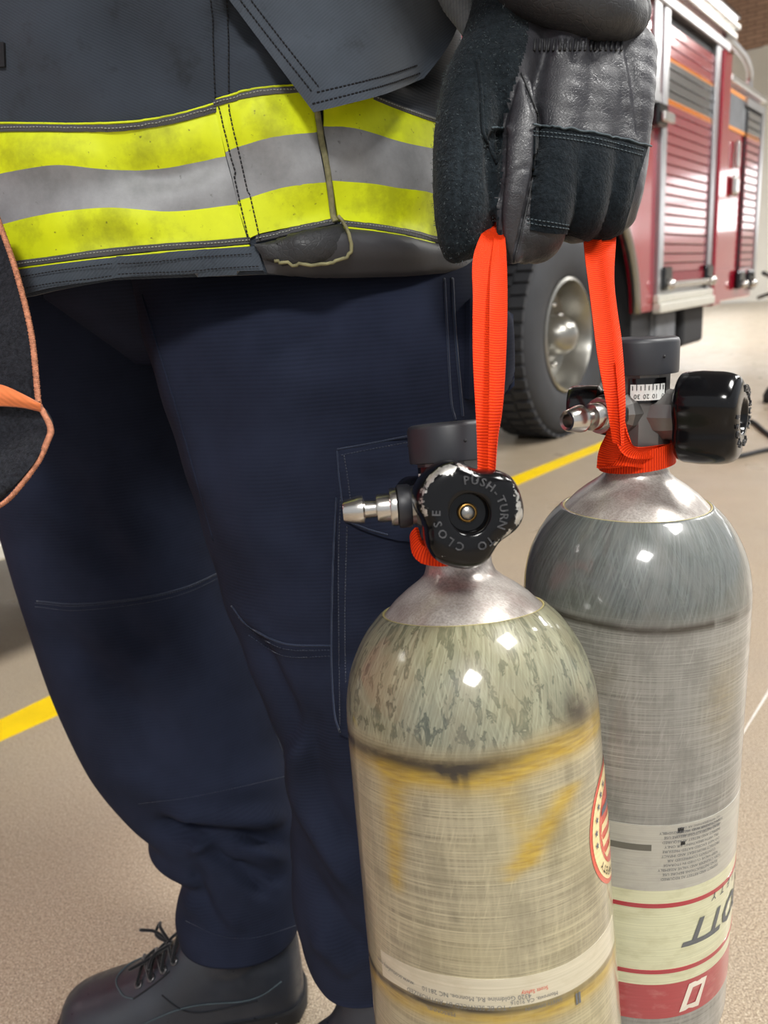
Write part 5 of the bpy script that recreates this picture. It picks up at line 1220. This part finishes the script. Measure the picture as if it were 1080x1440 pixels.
# ---- glove
def glove():
    mb = MB(); d = .53
    def G(x, y, dd, rp): q = P(x, y, dd); return (q[0], q[1], q[2], rp*dd/F)
    def ch(l, sub=14): chain_balls(mb, [G(*k) for k in l], 10, sub)
    # back of the hand and four fingers curling round the webbing
    ch([(792, 70, .545, 44), (790, 130, .540, 46), (782, 190, .535, 40), (775, 250, .528, 36), (768, 300, .525, 33), (762, 332, .530, 32), (750, 342, .545, 28), (738, 325, .565, 26), (735, 290, .575, 24)], 26)
    ch([(830, 75, .550, 44), (834, 135, .545, 44), (830, 195, .540, 36), (826, 250, .532, 32), (822, 292, .532, 29), (815, 312, .542, 28), (800, 312, .562, 26), (785, 285, .578, 24)], 24)
    ch([(862, 80, .556, 42), (868, 140, .553, 40), (868, 200, .548, 34), (864, 250, .543, 30), (858, 290, .545, 29), (848, 312, .555, 28), (830, 310, .572, 26), (820, 280, .585, 22)], 24)
    ch([(878, 90, .566, 32), (886, 140, .563, 29), (890, 195, .560, 25), (886, 240, .556, 24), (878, 280, .558, 24), (866, 305, .568, 24), (850, 300, .584, 22)], 24)
    for a_, b_, q_ in ((775, 828, 0), (826, 864, .009), (864, 888, .017)):
        m_ = (a_+b_)/2; ch([(m_+8, 80, .548+q_*.5, 40), (m_+6, 150, .542+q_*.6, 38), (m_+3, 210, .536+q_, 33), (m_, 262, .531+q_, 28), (m_-5, 300, .540+q_, 25)], 14)
    # palm and thumb (suede), hanging in front
    ch([(715, -20, .552, 42), (702, 30, .55, 46), (690, 75, .545, 46), (668, 120, .538, 46), (656, 180, .530, 46), (652, 240, .524, 45), (650, 295, .520, 41), (645, 335, .522, 30)], 26)
    ch([(740, 60, .55, 40), (712, 110, .535, 40), (708, 170, .540, 34), (700, 220, .545, 30)], 14)
    ch([(700, 220, .56, 40), (705, 270, .572, 36), (700, 310, .57, 26)], 10)
    ch([(668, 300, .528, 30), (665, 335, .53, 24), (640, 352, .525, 19)], 8)
    # fourchette between thumb and index finger
    ch([(736, 125, .522, 14), (734, 165, .516, 22), (729, 215, .512, 26), (722, 270, .511, 25), (716, 320, .515, 19), (716, 350, .520, 15), (722, 362, .524, 11)], 24)
    ch([(745, 330, .527, 28), (738, 352, .53, 20)], 6)
    m2 = remesh(mb, .0022, 5, .5)
    V = np.array([v.co[:] for v in m2.vertices]); X, Y = proj(V)
    FcP = [tuple(p.vertices) for p in m2.polygons]
    N = np.zeros_like(V); nn = np.array([v.normal[:] for v in m2.vertices])
    # creases in the leather, gathers under the cuff
    D = np.zeros(len(V)); tocam = nrm(CP-V.mean(0)); front = np.clip(nn @ tocam*3, 0, 1)
    for pts, w_, a in ([((735, 105), (752, 150), (758, 180), (752, 240), (735, 320), (722, 372)), 3.2, -.0042], [((731, 100), (716, 140), (708, 190), (706, 240), (700, 290), (706, 345), (716, 372)), 3.2, -.004],
        [((822, 235), (812, 272), (806, 325)), 6, -.001], [((862, 235), (858, 270), (842, 330)), 6, -.001], [((890, 235), (888, 270), (874, 318)), 4, -.001], [((700, 175), (690, 230), (698, 290)), 8, -.004],
        [((670, 80), (676, 130), (680, 190), (700, 232)), 3, -.002], [((654, 150), (650, 230), (648, 320), (655, 360)), 3, -.002], [((680, 185), (720, 180)), 4, .002],
        [((880, 60), (892, 120), (900, 200)), 4, -.0022], [((868, 60), (878, 110), (884, 160)), 4, .002], [((760, 180), (800, 186), (860, 195), (914, 208)), 3, -.0012], [((770, 60), (760, 100)), 5, -.002], [((812, 50), (806, 88)), 4, -.0024], [((838, 50), (836, 85)), 4, -.0022], [((790, 50), (782, 80)), 4, .002], [((824, 50), (820, 80)), 3, .002],
        [((706, 250), (722, 240), (745, 236)), 3, -.0012], [((704, 262), (720, 256)), 3, -.001]):
        dd, T_, S_ = seg_dist(X, Y, cr(pts, 20) if len(pts) > 2 else pts); D += a*np.exp(-(dd/w_)**2)*np.clip(np.minimum(T_, 1-T_)*8+.2, 0, 1)
    D += .0003*np.sin(V[:, 0]*260+3*np.sin(V[:, 2]*90))*np.sin(V[:, 2]*210+V[:, 0]*120)*.6
    V2 = V+nn*(D*front)[:, None]
    for i, v in enumerate(m2.vertices): v.co = Vector(V2[i])
    # leather / suede by sewing pattern
    bx = np.array([(60, 742), (100, 730), (140, 716), (180, 709), (240, 706), (290, 699), (345, 706), (400, 712)])
    m2.materials.append(M['leather']); m2.materials.append(M['suede']); m2.materials.append(M['leather_dark'])
    cen = np.array([V2[list(p)].mean(0) for p in FcP]); cx_, cy_ = proj(cen)
    lim = np.interp(cy_, bx[:, 0], bx[:, 1]); mi = np.where(cx_ < lim, 1, 0); mi = np.where((mi == 0) & (cy_ > 322) & (cx_ > 735), 2, mi)
    m2.polygons.foreach_set('material_index', mi.astype(int)); m2.update()
    g = bpy.data.objects.new('glove', m2); COL.objects.link(g); wchild(g, person)
    tg = bvh(V2, FcP)
    kp = strip('knuckle_patch', [(751, 179), (780, 180), (830, 187), (875, 196), (909, 206)], [(745, 324), (772, 328), (805, 330), (840, 340), (874, 326)], tg, M['suede_patch'], g, .0016, .0028, 60, 44, .0006)
    tk = bvh([v.co[:] for v in kp.data.vertices], [tuple(p.vertices) for p in kp.data.polygons])
    mb2 = MB()
    for pts in ([(750, 185), (790, 189), (840, 196), (905, 212)], [(750, 191), (790, 195), (840, 203), (903, 219)], [(742, 308), (770, 312), (800, 317)], [(742, 314), (770, 318), (800, 322)]): seam('', pts, tk, None, None, .0004, .0005, dash=.0028, mb=mb2)
    seam('', [(690, 181), (706, 180)], tg, None, None, .0009, .001, dash=.003, mb=mb2)
    wchild(mb2.build('patch_stitching', M['thread_mid'], None, True, kind='stuff'), g)
    seam('finger_seam', [(733, 102), (751, 148), (757, 180), (751, 240), (735, 318), (723, 368)], tg, M['leather_dark'], g, .0009, .0002)
    seam('thumb_seam', [(672, 85), (677, 130), (681, 190), (700, 230)], tg, M['suede'], g, .0012, .0004); seam('patch_edge', [(746, 178), (780, 180), (830, 187), (875, 196), (911, 206)], tg, M['thread_mid'], g, .0007, .0026)
    # suede nap
    fb = MB(); idx = np.where(mi == 1)[0]; idx = [i for i in idx if (nn[FcP[i][0]] @ nrm(CP-cen[i])) > -.3]
    for i in rng.choice(idx, 2600, replace=True):
        p = cen[i]+rng.normal(size=3)*.0007; n_ = nn[FcP[i][0]]; dn = nrm(n_*.6+rng.normal(size=3)*.55+np.array([0, 0, -.3])); L = .0010+.0018*rng.random()**2; sd_ = nrm(np.cross(dn, rng.normal(size=3)))*.00016
        m_ = p+dn*L*.5+rng.normal(size=3)*.0003; e_ = p+dn*L; fb.add([p-sd_, p+sd_, m_+sd_, m_-sd_, e_], [(0, 1, 2, 3), (3, 2, 4)])
    wchild(fb.build('suede_nap', M['fibre'], None, False, kind='stuff'), g)
    # gauntlet cuff
    cm = MB()
    def ch2(l, sub=16): chain_balls(cm, [G(*k) for k in l], 10, sub)
    ch2([(735, -28, .525, 44), (770, -15, .52, 44), (812, 0, .52, 44), (850, 14, .525, 43), (874, 24, .54, 38)], 20)
    ch2([(690, 0, .60, 40), (760, 0, .615, 46), (850, 10, .61, 44), (880, 20, .575, 36)], 16)
    ch2([(730, -45, .545, 46), (800, -50, .54, 50), (862, -45, .55, 46)], 14); ch2([(730, -45, .61, 46), (800, -50, .62, 50), (862, -45, .60, 46)], 14)
    ch2([(800, 34, .532, 20), (850, 46, .54, 20), (886, 54, .55, 17)], 10); ch2([(893, 5, .553, 16), (896, 16, .553, 16)], 4)
    m3 = remesh(cm, .0028, 5); m3.materials.append(M['leather_dark']); c_ = bpy.data.objects.new('gauntlet_cuff', m3); COL.objects.link(c_); wchild(c_, g)
    # knitted wristlet at the thumb side
    kn = MB(); q = cr([G(630, -40, .56, 24), G(640, -5, .555, 22), G(655, 25, .55, 17), G(662, 45, .548, 12)], 60)
    kn.tube(q[:, :3], [r_*(1+.05*math.sin(i*1.7)) for i, r_ in enumerate(q[:, 3])], 28); wchild(kn.build('knit_wristlet', m_fabric('grey_knit', S(104, 106, 108), .0022, (0, 0, .2), .3), None, True), g)
    gm = MB()
    for k in range(18):
        x = 752+k*7.2; gm.tube([h[0]+h[1]*.0007 for h in hits(tg, [(x, 56), (x-1, 64), (x-1.5, 72)])], .0010, 5)
    wchild(gm.build('elastic_gathers', M['leather_dark'], None, True), g)
    return tg
tg = glove()
def glove_right():
    mb = MB(); b = np.array([-.55, .70, .99])
    chain_balls(mb, [tuple(b+np.array([0, 0, .05]))+(.035,), tuple(b)+(.042,), tuple(b+np.array([0, -.01, -.06]))+(.040,)], 10, 10)
    for k in range(4): o_ = np.array([-.03+.02*k, .01*k, 0]); chain_balls(mb, [tuple(b+o_+np.array([0, 0, -.07]))+(.013,), tuple(b+o_+np.array([0, -.01, -.11]))+(.012,), tuple(b+o_+np.array([.012, .0, -.14]))+(.011,)], 8, 10)
    chain_balls(mb, [tuple(b+np.array([.04, -.02, -.02]))+(.015,), tuple(b+np.array([.055, -.03, -.07]))+(.013,)], 8, 8)
    m2 = remesh(mb, .003, 4); m2.materials.append(M['leather']); g = bpy.data.objects.new('glove', m2); COL.objects.link(g); wchild(g, person)
glove_right()

# ------------------------------------------------------------------ orange webbing
web = thing('carrying_strap', 'orange ribbed webbing strap hanging from the gloved fist, knotted round both valves', 'strap', loc=P(770, 340, .54))
def wr(name, Lp, Rp, cup=0., n=70, th=.0018, parent=web):
    V, Fc, uv = ribbon([P(*k) for k in Lp], [P(*k) for k in Rp], th, n, cup); return wchild(mesh(name, V, Fc, M['web'], None, True, uv=uv, sharp=60), parent)
wr('webbing', [(697, 270, .545), (688, 305, .530), (666, 360, .500), (665, 420, .480), (665, 500, .462), (669, 580, .452), (671, 625, .452), (672, 690, .450)],
   [(712, 270, .545), (708, 305, .530), (712, 360, .498), (713, 420, .478), (711, 500, .460), (706, 580, .450), (698, 625, .450), (694, 700, .449)], .002)
wr('webbing', [(700, 285, .540), (697, 320, .521), (690, 380, .491), (688, 460, .467), (688, 560, .4505), (687, 625, .4495), (686, 690, .4475)],
   [(713, 285, .540), (709, 320, .520), (713, 380, .489), (713, 460, .465), (708, 560, .4485), (699, 625, .4475), (695, 700, .4470)], .001)
wr('webbing', [(822, 300, .560), (821, 345, .550), (830, 420, .530), (840, 500, .508), (853, 570, .500), (862, 622, .505)],
   [(850, 300, .560), (846, 345, .548), (856, 420, .528), (864, 500, .506), (870, 570, .498), (874, 628, .503)], .002)
wr('webbing', [(842, 300, .562), (838, 345, .553), (848, 420, .533), (858, 500, .510), (862, 570, .502), (866, 624, .507)],
   [(868, 300, .562), (866, 342, .551), (864, 400, .534), (874, 480, .513), (879, 560, .502), (877, 626, .506)], -.002)
def neck_loop(T, zc0, tilt, name='neck_loop', r_=.0245, hgt=.0075, ph0=0):
    L, R = [], []
    for k in range(25):
        a = 2*PI*k/24; z = zc0+tilt*math.sin(a+ph0); L.append(T.world((r_*math.sin(a), -r_*math.cos(a), z+hgt))); R.append(T.world(((r_+.001)*math.sin(a), -(r_+.001)*math.cos(a), z-hgt)))
    V, Fc, uv = ribbon(L, R, .0018, 80, 0); return wchild(mesh(name, V, Fc, M['web'], None, True, uv=uv, sharp=60), web)
neck_loop(T1, .0160, .004, r_=.0235); neck_loop(T2, .010, .003, r_=.0250, hgt=.0078)
# the knot on the farther cylinder
KD = px(T2.world((0, -.0245, .010)))[2]
def kn_(Lp, Rp, cup=.001, th=.002):
    V, Fc, uv = ribbon([P(x, y, KD+d) for x, y, d in Lp], [P(x, y, KD+d) for x, y, d in Rp], th, 40, cup); return wchild(mesh('knot', V, Fc, M['web'], None, True, uv=uv, sharp=60), web)
kn_([(862, 588, -.012), (852, 612, -.008), (842, 634, .004), (839, 657, .010)], [(877, 585, -.014), (884, 612, -.012), (892, 636, -.006), (896, 650, -.002)], -.004)
kn_([(861, 590, -.016), (865, 618, -.014), (878, 640, -.012), (905, 645, -.006), (941, 640, .010)], [(877, 588, -.017), (882, 612, -.016), (893, 628, -.013), (914, 628, -.006), (944, 623, .010)], .002)
kn_([(841, 659, .008), (868, 655, -.003), (890, 656, -.004), (934, 664, .012)], [(856, 642, .004), (876, 640, -.006), (894, 644, -.006), (941, 644, .012)], .001)
# front: the loop behind the hand wheel
def kn_f(pts, wd, n=40):
    c = cr([T1.world(p) for p in pts], n); L, R = [], []; cen = T1.world((0, 0, .01))
    for i in range(n):
        t = nrm(c[min(i+1, n-1)]-c[max(i-1, 0)]); out = c[i]-cen; out = nrm(out-T1.z*(out @ T1.z)); s_ = nrm(np.cross(t, out)); w_ = np.interp(i/(n-1), np.linspace(0, 1, len(wd)), wd); L.append(c[i]-s_*w_/2); R.append(c[i]+s_*w_/2)
    V, Fc, uv = ribbon(L, R, .0018, n, .001); wchild(mesh('knot', V, Fc, M['web'], None, True, uv=uv, sharp=60), web)
kn_f([(-.028, -.012, .026), (-.026, -.020, .015), (-.016, -.025, .0105), (0, -.027, .0105), (.014, -.025, .013), (.023, -.018, .022), (.026, -.010, .034)], [.012, .012, .011, .010, .010, .010, .012])

# ------------------------------------------------------------------ felt flap with orange binding, left edge
flap = thing('felt_flap', 'black felt flap with orange binding and braided edge hanging at the left', 'cloth flap', loc=P(0, 560, .5))
def sheet(name, left, right, dl, dr, mat, nx=24, ny=40, wob=.003, th=.003):
    Lp = cr([P(x, y, dd) for (x, y), dd in zip(left, dl)], ny); Rp = cr([P(x, y, dd) for (x, y), dd in zip(right, dr)], ny); V = []
    N_ = nx*ny
    for s_ in (0, 1):
        for j in range(ny):
            for i in range(nx):
                f = i/(nx-1); q = Lp[j]*(1-f)+Rp[j]*f; q = q-FW*(wob*math.sin(PI*f*1.5+j*.12)+s_*-th); V.append(q)
    Fc = []
    for j in range(ny-1):
        for i in range(nx-1): a = j*nx+i; q = (a, a+nx, a+nx+1, a+1); Fc.append(q); Fc.append(tuple(N_+k for k in q[::-1]))
    edge = [i for i in range(nx)]+[j*nx+nx-1 for j in range(1, ny)]+[(ny-1)*nx+i for i in range(nx-2, -1, -1)]+[j*nx for j in range(ny-2, 0, -1)]
    for a, b in zip(edge, edge[1:]+edge[:1]): Fc.append((a, b, N_+b, N_+a))
    o = wchild(mesh(name, V, Fc, mat, None, True, sharp=60), flap)
    return Rp
def braid(pts, name='braided_edge'):
    c = cr(pts, 260); mb = MB()
    for ph in (0, PI):
        L = np.linspace(0, 1, 260)*2*PI*len(c)/5.2; q = [c[i]+RT*.0011*math.cos(L[i]+ph)+(-FW)*.0011*math.sin(L[i]+ph) for i in range(260)]; mb.tube(q, .0011, 5)
    wchild(mb.build(name, M['orangecord'], None, True), flap)
r1 = sheet('upper_panel', [(-160, 300), (-160, 420), (-160, 500), (-160, 560)], [(-6, 300), (22, 380), (44, 470), (54, 566)], [.52]*4, [.515, .508, .50, .498], M['felt']); braid([P(-6, 300, .513), P(22, 380, .506), P(44, 470, .498), P(54, 566, .496)])
r2 = sheet('lower_panel', [(-160, 560), (-160, 640), (-160, 700), (-160, 780)], [(58, 574), (71, 602), (50, 655), (-18, 722)], [.50]*4, [.492, .490, .492, .496], M['felt'], wob=.005); braid([P(58, 574, .490), P(71, 602, .488), P(66, 622, .488), P(50, 655, .490), (P(14, 700, .492)), P(-18, 722, .494)])
V, Fc, uv = ribbon([P(-120, 560, .50), P(-40, 542, .494), P(0, 541, .490), P(30, 553, .489), P(60, 570, .490)], [P(-120, 590, .50), P(-40, 572, .494), P(0, 571, .489), P(30, 573, .488), P(58, 578, .488)], .003, 50, .003); wchild(mesh('orange_binding', V, Fc, M['orangetape'], None, True, uv=uv, sharp=60), flap)
